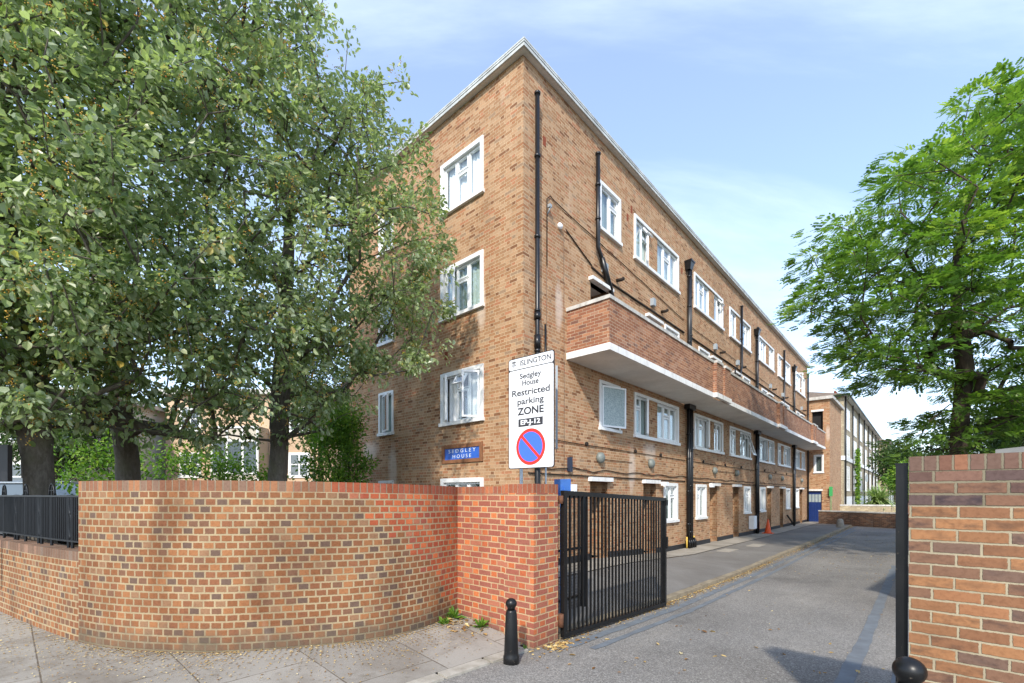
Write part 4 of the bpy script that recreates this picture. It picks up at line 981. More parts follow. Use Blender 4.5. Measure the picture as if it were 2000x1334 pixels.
plate(rrect(-hw, hw, SZ0, SZ1, .035), 0, .008, M['sign_black'], 'sign_border')
HB = SZ1-.152
plate(rrect(-hw+.012, hw-.012, SZ0+.012, HB-.008, .028), .0085, .0105, M['sign_white'], 'sign_face')
plate(rrect(-hw+.012, hw-.012, HB+.004, SZ1-.012, .028), .0085, .0105, M['sign_white'], 'sign_header')
DK = plain('sign_dark_grey', (.045,.045,.05), .5, .3, 0, 2)
def stx(t, z, h, w, s=0.0, bold=0.003, mat=None):
    put_text(t, h*1.38, mat or DK, sg, sgm(s, z, .012), width=w, bold=bold)
stx('ISLINGTON', (HB+SZ1)/2-.004, .068, .49, .075, 0.0008)
stx('Sedgley', HB-.100, .070, .34, 0, .0012); stx('House', HB-.190, .070, .26, 0, .0012)
stx('Restricted', HB-.308, .082, .60, 0, .0016); stx('parking', HB-.424, .080, .42, 0, .0016); stx('ZONE', HB-.552, .092, .42, 0, .0035)
plate(rrect(-.195, .195, HB-.745, HB-.645, .004), .0107, .0122, DK, 'zone_code_panel')
put_text('EP-J-12', .083, M['sign_white'], sg, sgm(0, HB-.695, .0135), width=.31, bold=.002)
# small council crest beside the heading: shield, bands and a crown of dots
cm = MB()
def crest_poly(pts):
    mb = cm; mb.face([sp3(-.27+s, (HB+SZ1)/2+z, .0122) for s, z in pts])
crest_poly([(-.022,.012),(.022,.012),(.022,-.012),(.012,-.032),(0,-.040),(-.012,-.032),(-.022,-.012)])
for k in range(5): a = -.026+.013*k; crest_poly([(a-.005,.017),(a+.005,.017),(a+.006,.034),(a,.040),(a-.006,.034)])
crest_poly([(-.006,.043),(.006,.043),(.006,.056),(-.006,.056)]); crest_poly([(-.038,-.02),(-.026,0),(-.026,-.03)]); crest_poly([(.038,-.02),(.026,-.03),(.026,0)])
obj('council_crest', cm, DK, sg, merge=False)
cm2 = MB()
for z in (.002, -.012, -.026): cm2.face([sp3(-.27+s, (HB+SZ1)/2+zz, .0130) for s, zz in ((-.016,z-.003),(.016,z-.003),(.016,z+.003),(-.016,z+.003))])
obj('crest_bands', cm2, M['sign_white'], sg, merge=False)
rc = (SZ0+.275); RR_ = .232
def disc(r, n=64): return [(r*math.cos(2*math.pi*k/n), rc+r*math.sin(2*math.pi*k/n)) for k in range(n)]
plate(disc(RR_), .0108, .0120, M['sign_red'], 'red_ring'); plate(disc(RR_-.042), .0121, .0128, M['sign_blue'], 'blue_disc')
c45 = math.cos(R(45)); w_ = .020; L_ = RR_-.03
plate([(-L_*c45-w_*c45, rc+L_*c45-w_*c45), (-L_*c45+w_*c45, rc+L_*c45+w_*c45), (L_*c45+w_*c45, rc-L_*c45+w_*c45), (L_*c45-w_*c45, rc-L_*c45-w_*c45)][::-1], .0129, .0136, M['sign_red'], 'red_bar')
bk = MB(); bk.tube([sp3(.06,-1.9,-.06), sp3(.06,1.70,-.06)], .038, 16); obj('sign_post', bk, M['black_iron'], sg)
bk = MB()
for z in (.6, 1.45): a = sp3(-.3, z, -.012); b = sp3(.3, z, -.012); bk.bar(a, b, .012, .04)
obj('mounting_rail', bk, M['steel'], sg)
# grey back to back board behind it, seen edge on
s2 = thing('notice_board', 'grey backed board on two steel posts behind the parking sign', 'sign', (.4, 6.9, -1.7))
m_ = MB(); d2 = Vector((.0975,.9952)); p0 = Vector((.575,6.02)); 
def q2(s, z, t): return (p0.x+d2.x*s+d2.y*t, p0.y+d2.y*s-d2.x*t, z)
m_.hexa([q2(0,.60,0),q2(.05,.60,0),q2(.05,.60,.03),q2(0,.60,.03),q2(0,1.70,0),q2(.05,1.70,0),q2(.05,1.70,.03),q2(0,1.70,.03)])
m_.hexa([q2(.05,.60,.01),q2(.5,.60,.01),q2(.5,.60,.02),q2(.05,.60,.02),q2(.05,1.70,.01),q2(.5,1.70,.01),q2(.5,1.70,.02),q2(.05,1.70,.02)])
obj('board', m_, M['grey_plastic'], s2)
m_ = MB()
for px_, y_ in ((1018, 6.6), (1066, 6.9)):
    x_ = (px_-1000)/889*y_; m_.tube([(x_,y_,-1.7),(x_,y_,1.6)], .026 if px_ < 1050 else .014, 10)
obj('post', m_, M['steel'], s2)
bp = MB(); bp.box(-2.6, -2.585, -3.04, -2.78, -.02, .20); bp.box(-2.62,-2.6,-2.93,-2.89,-1.8,.1)
obj('small_sign', bp, M['blue_plate'], origin=(-2.6,-2.9,-1.8), frame='B', label='small blue plate sign on a post between the pillar and the gate top', cat='sign')

# ------------------------------------------------------------------ RAILINGS ON THE LOW WALL
rl = thing('railing', 'black iron railings with looped tops along the low brick wall', 'railing', (-7.3,6.6,-.64))
def on_line(s, off=.12):
    i = max(0, min(len(cl)-2, int(np.searchsorted(S_, s))-1)); t = (s-S_[i])/(S_[i+1]-S_[i]); p = cl[i].lerp(cl[i+1], t); d = (cl[i+1]-cl[i]).normalized()
    return Vector((p.x-d.y*off, p.y+d.x*off)), d
railpts = [s for s in fr_(.3, s_sp-.06, .25)]
fr = MB()
for zz, w in ((-.025, .022), (-.555, .02)):
    for a, b in zip(railpts[:-1], railpts[1:]):
        pa, pb = on_line(a)[0], on_line(b)[0]; fr.bar((pa.x,pa.y,zz),(pb.x,pb.y,zz),.035,w)
obj('rail', fr, M['black_rail'], rl)
s = .3; k = 0
while s < s_sp-.05:
    p, d = on_line(s); j_ = int(round((s_sp-s)/.0575)); ARCH = j_ % 17 == 3; OVAL = j_ % 17 == 10
    if ARCH or j_ % 17 in (9, 11):
        mb = MB(); mb.bar((p.x,p.y,-.66),(p.x,p.y,-.01),.022,.022); obj('post', mb, M['black_rail'], rl)
    else:
        mb = MB(); mb.bar((p.x,p.y,-.555),(p.x,p.y,-.03),.013,.013); obj('baluster', mb, M['black_rail'], rl)
    if ARCH:                              # arched loop above the rail
        mb = MB(); pts = []
        for j in range(15):
            a = math.pi*j/14; r = .085; pts.append((p.x+d.x*(-r*math.cos(a)), p.y+d.y*(-r*math.cos(a)), -.02+.15*math.sin(a)))
        mb.tube(pts, .010, 6); mb.bar((p.x,p.y,-.02),(p.x,p.y,.10),.012); mb.bar((p.x-d.x*.05,p.y-d.y*.05,.045),(p.x+d.x*.05,p.y+d.y*.05,.045),.010); obj('finial_loop', mb, M['black_rail'], rl)
    if OVAL:                              # pair of ovals between the rails
        mb = MB()
        for cz_, h_ in ((-.13,.115),(-.385,.14)):
            pts = [(p.x+d.x*.04*math.cos(a), p.y+d.y*.04*math.cos(a), cz_+h_*math.sin(a)) for a in [2*math.pi*j/16 for j in range(17)]]
            mb.tube(pts, .009, 6, cap=False)
        obj('oval_ornament', mb, M['black_rail'], rl)
    s += .0575; k += 1

# ------------------------------------------------------------------ TREES
def nrm(a): return a/np.maximum(np.linalg.norm(a, axis=-1, keepdims=True), 1e-9)
def raw_mesh(name, V, F, mat, parent, rnd=None, origin=(0,0,0), smooth=True, kind=None):
    """V (n,3), F (m,4) int"""
    me = bpy.data.meshes.new(name); V = V-np.array(origin)
    me.vertices.add(len(V)); me.vertices.foreach_set('co', V.astype(np.float32).ravel())
    k = F.shape[1]; me.loops.add(F.size); me.loops.foreach_set('vertex_index', F.astype(np.int32).ravel())
    me.polygons.add(len(F)); me.polygons.foreach_set('loop_start', (np.arange(len(F))*k).astype(np.int32)); me.polygons.foreach_set('loop_total', np.full(len(F), k, dtype=np.int32))
    me.update(calc_edges=True)
    me.polygons.foreach_set('use_smooth', np.full(len(F), smooth))
    if rnd is not None:
        at = me.attributes.new('rnd', 'FLOAT', 'FACE'); at.data.foreach_set('value', rnd.astype(np.float32))
    me.materials.append(mat); me.validate()
    o = bpy.data.objects.new(name, me); COL.objects.link(o)
    if parent is not None: o.parent = parent
    else: o.location = origin
    if kind: o['kind'] = kind
    return o
def leaf_mesh(P, D, Nn, L, Wd, fold=.18):
    """ovate folded leaves: position, direction, normal, length, width"""
    D = nrm(D); Sx = nrm(np.cross(D, Nn)); Nn = np.cross(Sx, D); n = len(P)
    prof = [(0,0,0),(.30,.46,fold),(.72,.40,fold*.8),(1,0,-.12),(.72,-.40,fold*.8),(.30,-.46,fold)]
    V = np.zeros((n, 6, 3))
    for i, (a, b, c) in enumerate(prof): V[:, i] = P + D*(a*L)[:, None] + Sx*(b*Wd)[:, None] + Nn*(c*Wd)[:, None]
    base = (np.arange(n)*6)[:, None]
    F = np.concatenate([base+np.array([[0,1,2,3]]), base+np.array([[0,3,4,5]])], axis=1).reshape(-1, 4)
    return V.reshape(-1, 3), F
def grow(trunk, targets, seed, r_trunk, r_tip=.006, seg=.45, upbias=.35, power=.5):
    rg = np.random.default_rng(seed)
    pos = [np.array(p, float) for p in trunk]; par = [-1]+list(range(len(trunk)-1)); start = max(1, len(trunk)//2)
    top = np.array(trunk[-1]); T = np.array(targets)
    base_i = max(2, int(len(trunk)*.45))
    order = np.argsort(np.min(np.linalg.norm(T[:, None]-np.array(trunk)[None, base_i:], axis=2), axis=1))
    ends = []
    ok = [i >= base_i for i in range(len(trunk))]
    for ti in order:
        t = T[ti]; A = np.array(pos); dv = t-A; dist = np.linalg.norm(dv, axis=1)
        pen = np.maximum(0, A[:, 2]-t[2]+upbias*.5)*1.2
        cost = dist+pen+(~np.array(ok))*1e3
        j = int(np.argmin(cost)); p = A[j]; dd = dist[j]; n = max(1, int(dd/seg))
        mid = (p+t)/2+rg.normal(0, .10*dd, 3)+np.array([0,0,.10*dd]); last = j
        for k in range(1, n+1):
            f = k/n; q = (1-f)**2*p+2*f*(1-f)*mid+f*f*t+(rg.normal(0, .03, 3) if k < n else 0)
            pos.append(q); par.append(last); ok.append(True); last = len(pos)-1
        ends.append(last)
    n = len(pos); cnt = np.zeros(n)
    for e in ends: cnt[e] += 1
    for i in range(n-1, 0, -1):
        if par[i] >= 0: cnt[par[i]] += cnt[i]
    r = r_tip*np.maximum(cnt, 1)**power
    sc = r_trunk/max(r[0], 1e-6)
    for i in range(len(trunk)): r[i] = max(r[i], r_trunk*(1-.35*i/max(1, len(trunk)-1))) if i <= base_i else r[i]*min(sc, 1.6)
    r = np.minimum(r, r_trunk)
    r[0] = r_trunk*1.35
    return np.array(pos), np.array(par), r
def branch_mesh(pos, par, r, sides=6):
    Vs, Fs = [], []; off = 0
    for i in range(len(pos)):
        p = par[i]
        if p < 0: continue
        a, b = pos[p], pos[i]; d = b-a; L = np.linalg.norm(d)
        if L < 1e-6: continue
        d = d/L; ra = min(r[p], r[i]*1.35); rb = r[i]; ns = 12 if rb > .08 else (8 if rb > .03 else 5)
        a = a-d*ra*.35
        up = np.array([0,0,1.]) if abs(d[2]) < .9 else np.array([1.,0,0]); x = np.cross(d, up); x /= np.linalg.norm(x); y = np.cross(d, x)
        th = np.arange(ns)*2*np.pi/ns; ring = np.cos(th)[:, None]*x+np.sin(th)[:, None]*y
        wob = 1+.08*np.sin(th*3+i) if ra > .1 else 1
        Vs += [a+ring*ra*(wob[:, None] if ra > .1 else 1), b+ring*rb*(wob[:, None] if ra > .1 else 1)]
        k = np.arange(ns); Fs.append(np.stack([off+k, off+(k+1)%ns, off+ns+(k+1)%ns, off+ns+k], 1)); off += 2*ns
    return np.concatenate(Vs), np.concatenate(Fs)
def ellipsoid_pts(rg, lumps, n, shell=.55, keep=None):
    out = []; wt = np.array([l[3]*l[4]*l[5] for l in lumps])**.8; wt /= wt.sum()
    while len(out) < n:
        l = lumps[rg.choice(len(lumps), p=wt)]
        d = rg.normal(0, 1, 3); d /= np.linalg.norm(d); rad = (shell+(1-shell)*rg.random()**.8) if rg.random() < .72 else rg.random()**.5
        p = np.array([l[0]+d[0]*l[3]*rad, l[1]+d[1]*l[4]*rad, l[2]+d[2]*l[5]*rad])
        if keep is None or keep(p): out.append(p)
    return np.array(out)
def gable_clear(p):                              # stay in front of the block, behind the camera's near space
    u, v = w2b(p[0], p[1])
    if u > -.45 and v > -.6: return False
    return True
def to_px(p): return CX+p[0]/p[1]*FPX, HY-p[2]/p[1]*FPX
LEAFK = 1.0
def whitebeam(x, y, r_trunk, trunk, lumps, nclump, nleaf, seed, label, berries, keep, llen=.098, spread=.34):
    rg = np.random.default_rng(seed)
    t = thing('whitebeam_tree', label, 'tree', (x, y, -1.15), 'W', 'leafy whitebeam trees behind the street wall')
    o = (x, y, -1.15)
    T = ellipsoid_pts(rg, lumps, nclump, keep=keep)
    pos, par, r = grow(trunk, T, seed, r_trunk)
    V, F = branch_mesh(pos, par, r); raw_mesh('trunk', V, F, M['bark_grey'], t, origin=o)
    cc = np.array([np.mean([l[0] for l in lumps]), np.mean([l[1] for l in lumps]), np.mean([l[2] for l in lumps])])
    n = nclump*nleaf; ci = np.repeat(np.arange(nclump), nleaf)
    csz = rg.uniform(.5, 1.3, nclump)*spread; ctone = rg.normal(0, .17, nclump)
    off = rg.normal(0, 1, (n, 3)); off = nrm(off)*(rg.random((n, 1))**.55)*csz[ci][:, None]; off[:, 2] *= .75
    P = T[ci]+off
    m = np.array([keep(p) for p in P]) if keep else np.ones(n, bool)
    P = P[m]; off = off[m]; ci = ci[m]; n = len(P)
    out = nrm(P-cc)
    D = nrm(out*.5+nrm(off)*.7+rg.normal(0, .5, (n, 3))+np.array([0,0,-.25]))
    Nn = nrm(np.array([0,0,.75])+out*.25+rg.normal(0, .55, (n, 3))+np.array([0,-.25,0]))
    L = rg.uniform(.5, 1.3, n)*llen
    V, F = leaf_mesh(P, D, Nn, L, L*rg.uniform(.5, .8, n))
    rnd = np.clip(rg.beta(2.2, 2.6, n)+ctone[ci], 0, .985); rnd[rg.random(n) < .006] = 1.0
    cr = raw_mesh('crown', V, F, M['leaf_whitebeam'], t, rnd=np.repeat(rnd, 2), origin=o, smooth=False)
    if berries:
        outer = T[np.argsort(-np.linalg.norm((T-cc), axis=1))[:int(nclump*.8)]]
        bc = outer[rg.integers(0, len(outer), berries)]+rg.normal(0, .2, (berries, 3)); q = 9
        BP = np.repeat(bc, q, 0)+rg.normal(0, .03, (berries*q, 3))
        BP = BP[[bool(keep(p)) for p in BP]] if keep else BP
        rr_ = rg.uniform(.0075, .0115, len(BP)); dirs = np.array([(1,0,0),(0,1,0),(-1,0,0),(0,-1,0),(0,0,1),(0,0,-1)])
        V = (BP[:, None]+dirs[None]*rr_[:, None, None]).reshape(-1, 3); b = (np.arange(len(BP))*6)[:, None]
        F = np.concatenate([b+np.array([[i,(i+1)%4,4]]) for i in range(4)]+[b+np.array([[(i+1)%4,i,5]]) for i in range(4)], 1).reshape(-1, 3)
        raw_mesh('berries', V, F, M['berry'], t, rnd=np.repeat(rg.random(len(BP)), 8), origin=o)
    return t
def keep_common(p):
    if p[1] < 2.6: return False
    if not gable_clear(p): return False
    px, py = to_px(p)
    return True
def low_ok(p, zmin): return p[2] > zmin
def curve_trunk(x, y, z0, pts, n=3):
    out = [(x, y, z0)]
    for p in pts:
        a = np.array(out[-1]); b = np.array(p)
        for k in range(1, n+1): out.append(tuple(a+(b-a)*k/n))
    return out
def right_limit(p):                              # silhouette of the crown towards the block, a surface in space: narrower near the top and bottom
    lim = interp(p[2], [1.0, 1.9, 2.6, 5.0, 7.3, 9.2, 12], [-3.1, -2.2, -1.15, -1.05, -1.75, -3.0, -4.4])
    return p[0] < lim*(p[1]/9.0)+.0*p[2]
K3 = lambda p: keep_common(p) and right_limit(p) and p[2] > interp(p[0], [-6.5, -4, -3, -1], [.85, 1.0, 1.55, 2.2])
K2 = lambda p: keep_common(p) and p[2] > .68 and (p[0] < -.44*p[1] or p[2] < 8.0) and right_limit(p)
K1 = lambda p: keep_common(p) and p[2] > .42 and p[0] < -.62*p[1]
whitebeam(-4.95, 9.6, .20, curve_trunk(-4.95, 9.6, -1.3, [(-4.93,9.58,.5),(-4.85,9.5,1.4),(-4.7,9.4,3.4),(-4.5,9.3,6.5)]),
    [(-4.6,9.2,5.6,2.9,2.7,4.6), (-3.2,9.4,4.6,2.1,1.9,3.0), (-4.2,9.0,8.2,1.9,2.0,2.3), (-5.2,8.4,2.9,2.2,2.0,2.1), (-2.6,9.4,6.2,1.5,1.5,2.2), (-2.4,9.6,3.6,1.4,1.1,1.3)], 620, 52, 11,
    'multi stemmed whitebeam tree nearest the brick block, branches reaching its gable windows', 900, K3)
whitebeam(-7.05, 8.45, .20, curve_trunk(-7.05, 8.45, -1.3, [(-7.1,8.4,.55),(-7.1,8.3,1.3),(-7.0,8.0,3.5),(-6.8,7.7,7.0)]),
    [(-6.4,7.2,6.0,3.2,2.8,5.0), (-4.6,6.6,4.2,1.9,1.7,2.8), (-5.2,6.9,8.0,2.2,2.2,3.0), (-6.0,5.6,3.0,2.0,1.5,2.2), (-4.4,6.9,2.4,1.6,1.4,1.6), (-6.2,7.2,1.7,2.0,1.6,1.1)], 800, 54, 23,
    'thick trunked whitebeam tree in the middle of the row above the curved wall', 1300, K2)
whitebeam(-6.88, 6.65, .19, curve_trunk(-6.88, 6.65, -1.3, [(-6.88,6.62,.0),(-6.80,6.5,.9),(-6.7,6.2,2.6),(-6.8,6.0,5.5)]),
    [(-6.6,5.9,5.0,2.3,2.0,4.2), (-5.6,5.0,3.6,1.6,1.2,2.2), (-7.2,5.6,1.9,1.6,1.4,1.2), (-6.0,5.2,6.4,1.6,1.4,2.0)], 520, 54, 37,
    'whitebeam tree at the left edge with its trunk right behind the railings', 900, K1)
# robinia on the right
def pinnate(P, D, Nn, L, pairs=6, lw=.30):
    D = nrm(D); Sx = nrm(np.cross(D, Nn)); Nn = np.cross(Sx, D); n = len(P); Vs = []
    q = 0
    for k in range(pairs):
        f = .18+.82*k/pairs; droop = -.12*f*f
        for sd_ in (-1, 1):
            b = P+D*(f*L)[:, None]+Nn*(droop*L)[:, None]; dl = nrm(Sx*sd_+D*.35-Nn*.10); ll = L*lw*(1-.25*abs(f-.5)); wl = D*(ll*.27)[:, None]
            Vs.append(np.stack([b, b+dl*(ll*.5)[:, None]-wl, b+dl*ll[:, None], b+dl*(ll*.5)[:, None]+wl], 1)); q += 1
    b = P+D*L[:, None]-Nn*(.12*L)[:, None]; ll = L*lw; Vs.append(np.stack([b, b+D*(ll*.5)[:, None]-Sx*(ll*.22)[:, None], b+D*ll[:, None], b+D*(ll*.5)[:, None]+Sx*(ll*.22)[:, None]], 1)); q += 1
    V = np.stack(Vs, 1).reshape(-1, 3); F = np.arange(len(V)).reshape(-1, 4); return V, F, q
def inpoly(x, y, poly):
    c = False; n = len(poly); j = n-1
    for i in range(n):
        xi, yi = poly[i]; xj, yj = poly[j]
        if (yi > y) != (yj > y) and x < (xj-xi)*(y-yi)/(yj-yi)+xi: c = not c
        j = i
    return c
def robinia():
    rg = np.random.default_rng(77); YC = 13.5; TX = 13.15
    t = thing('robinia_tree', 'tall feathery bright green tree with layered branches above the right hand wall', 'tree', (TX, YC, -2.0)); o = (TX, YC, -2.0)
    # crown profile in metres (x, z) at the trunk's distance; depth follows the width
    poly = [(8.35,5.5),(9.0,6.4),(8.8,7.2),(10.0,8.5),(10.8,8.9),(11.8,10.3),(12.9,11.9),(14.6,12.4),(17.5,12.2),(20.0,9.8),(20.5,6.5),(19.8,3.0),(17,1.2),(12.0,1.15),(11.2,1.6),(11.9,2.3),(13.0,3.2),(12.2,3.5),(10.6,2.9),(9.9,3.2),(9.2,3.6),(9.5,4.3),(9.3,4.95)]
    pads = []
    tries = 0
    while len(pads) < 460 and tries < 26000:
        tries += 1
        x, z = rg.uniform(7.7, 20.5), rg.uniform(1.1, 12.4)
        if not inpoly(x, z, poly): continue
        hwid = math.sqrt(max(.05, 1-((z-6.2)/6.6)**2))*5.0; dmax = math.sqrt(max(.02, 1-((x-14.0)/6.6)**2))*4.6
        y = YC+rg.uniform(-1, 1)*min(dmax, hwid)*.72
        p = np.array([x*(1+(y-YC)*.0), y, z])
        if p[0]/p[1] < .56+.0*z and z > 3: pass
        X = p[0]/p[1]*YC; Zp = p[2]/p[1]*YC
        if not inpoly(X, Zp, poly): continue
        md = .54 if Zp < 3.4 and X > 12.2 else (.72 if Zp < 5.2 else .84)
        if all(np.linalg.norm((p-q)*np.array([1,1,2.4])) > md for q in pads): pads.append(p)
    T = np.array(pads)
    trunk = curve_trunk(13.2, YC, -2.1, [(13.25,YC,1.5),(13.45,YC,3.7),(13.1,YC-.05,5.6),(13.2,YC,7.2),(13.6,YC,8.9),(13.9,YC,10.4)], 3)
    pos, par, r = grow(trunk, T, 7, .20, r_tip=.010, seg=.6, upbias=.2)
    V, F = branch_mesh(pos, par, r); raw_mesh('trunk', V, F, M['bark_brown'], t, origin=o)
    nl = 46; n = len(T)*nl; ci = np.repeat(np.arange(len(T)), nl)
    rad = rg.uniform(.45, .95, len(T)); a = rg.uniform(0, 2*np.pi, n); rr_ = np.sqrt(rg.random(n))*rad[ci]
    out = nrm(T-np.array([13.4, YC, 5.5])); outh = out.copy(); outh[:, 2] = 0; outh = nrm(outh)
    P = T[ci]+np.stack([np.cos(a)*rr_, np.sin(a)*rr_, rg.normal(0, .06, n)-(rr_/rad[ci])**2*.10], 1)
    D = nrm(np.stack([np.cos(a), np.sin(a), -.15+rg.normal(0, .25, n)], 1)*.8+outh[ci]*.8+rg.normal(0, .25, (n, 3)))
    Nn = nrm(np.array([0,0,1.])+rg.normal(0, .33, (n, 3)))
    L = rg.uniform(.17, .30, n); V, F, q = pinnate(P, D, Nn, L, 5, .44)
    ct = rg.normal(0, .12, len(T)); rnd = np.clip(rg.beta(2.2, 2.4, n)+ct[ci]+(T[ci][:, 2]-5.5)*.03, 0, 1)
    # faces are grouped leaflet by leaflet for every leaf
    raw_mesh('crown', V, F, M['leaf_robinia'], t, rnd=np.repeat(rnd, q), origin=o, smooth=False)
robinia()
def shrub(name, label, cat, x, y, z0, lumps, ncl, nl, mat, seed, llen=.08, stem=.05, group=None, bark_='bark_brown', keep=None):
    rg = np.random.default_rng(seed); t = thing(name, label, cat, (x, y, z0), 'W', group); o = (x, y, z0)
    T = ellipsoid_pts(rg, lumps, ncl, keep=keep); zt = min(l[2] for l in lumps)
    pos, par, r = grow([(x,y,z0),(x+.03,y,z0+(zt-z0)*.4),(x,y,z0+(zt-z0)*.8),(x,y,zt)], T, seed, stem, r_tip=.004, seg=.35)
    V, F = branch_mesh(pos, par, r); raw_mesh('trunk', V, F, M[bark_], t, origin=o)
    n = ncl*nl; ci = np.repeat(np.arange(ncl), nl); off = nrm(rg.normal(0, 1, (n, 3)))*(rg.random((n, 1))**.5)*llen*3.4
    P = T[ci]+off; D = nrm(off+rg.normal(0, .1, (n, 3))); Nn = nrm(np.array([0,-.3,.8])+rg.normal(0, .5, (n, 3))); L = rg.uniform(.7, 1.3, n)*llen
    V, F = leaf_mesh(P, D, Nn, L, L*.55); rnd = np.clip(rg.beta(2, 2.2, n)+rg.normal(0, .15, ncl)[ci], 0, 1)
    raw_mesh('crown', V, F, M[mat], t, rnd=np.repeat(rnd, 2), origin=o, smooth=False)
    return t
GS = 'shrubs in the garden'
shrub('green_bush', 'bright green bush behind the curved wall beside the block gable', 'bush', -4.9, 12.6, -1.15, [(-4.85,12.6,.9,.95,.7,1.1), (-4.7,12.6,1.9,.6,.5,.6)], 120, 60, 'leaf_bright', 3, .085, .05)
shrub('maple_shrub', 'pale yellow green shrub between the left edge trunk and the thick middle trunk', 'shrub', -9.4, 10.4, -1.15, [(-9.4,10.4,.55,1.0,.6,.6), (-8.6,10.3,.15,.8,.5,.35)], 60, 22, 'leaf_bright', 4, .10, .04)
shrub('maple_shrub', 'yellow green spreading shrub between the two right trunks above the curved wall', 'shrub', -8.3, 12.5, -1.15, [(-8.4,12.4,.85,1.7,.8,.45), (-7.0,12.4,.4,1.0,.6,.3)], 90, 24, 'leaf_bright', 5, .10, .045)
shrub('garden_tree', 'dark leaved tree far behind the whitebeams at the left', 'tree', -17.5, 17.5, -1.15, [(-17.3,17.5,2.4,2.6,2.0,1.8)], 240, 44, 'leaf_dark', 6, .13, .12)
shrub('garden_tree', 'dark green tree between the peach building and the block', 'tree', -8.0, 19.0, -1.15, [(-8.0,19.0,4.2,2.0,1.8,2.2), (-7.0,19,2.4,1.2,1.2,1.2)], 260, 44, 'leaf_dark', 8, .13, .12)
shrub('far_tree', 'dark green tree low behind the robinia, over the right hand wall', 'tree', 21.5, 20.0, -2.1, [(21.0,20,1.6,3.0,2.2,1.9), (24,20,2.6,3.0,2.2,2.6)], 420, 46, 'leaf_dark', 9, .16, .16)
shrub('far_tree', 'light green tree beyond the yucca in front of the pale terrace', 'tree', 38.3, 44.0, -2.2, [(38.4,44,1.2,1.7,1.6,1.8)], 130, 50, 'leaf_bright', 10, .22, .14)
shrub('far_tree', 'green tree standing over the far end of the terrace', 'tree', 45.5, 54.0, -2.2, [(45.9,54,3.6,2.2,2,2.2)], 120, 50, 'leaf_dark', 12, .30, .2)

# ------------------------------------------------------------------ BACKGROUND BUILDINGS
def simple_window(P, s0, s1, z0, z1, parent, bars=1, mat='white_paint', pn='glass', sub=None, curt=None):
    f = MB(); w = (s1-s0)*.09+.03
    fbox(f, P, s0, s0+w, -.02, .020, z0, z1); fbox(f, P, s1-w, s1, -.02, .020, z0, z1); fbox(f, P, s0+w, s1-w, -.02, .020, z1-w, z1); fbox(f, P, s0-.05, s1+.05, -.02, .05, z0-.08, z0+.05)
    for k in range(bars): c = s0+(s1-s0)*(k+1)/(bars+1); fbox(f, P, c-.03, c+.03, -.01, .018, z0+.05, z1-w)
    zc = (z0+z1)/2; fbox(f, P, s0+w, s1-w, -.01, .017, zc-.03, zc+.03)
    wo = obj('window', f, M[mat], parent); ORG[wo.name] = ORG[parent.name]
    p = MB(); fbox(p, P, s0+w, s1-w, -.008, .012, z0+.05, z1-w); obj('pane', p, M[pn if pn.startswith('pane') else 'pane_dark'], wo)
t_ = NT('distant_window_pane'); t_.base((.10,.125,.14), .08, .8); M['pane_dark'] = t_.m
t_ = NT('white_blind_pane'); t_.base((.62,.63,.62), .25, .5); M['pane_blind'] = t_.m
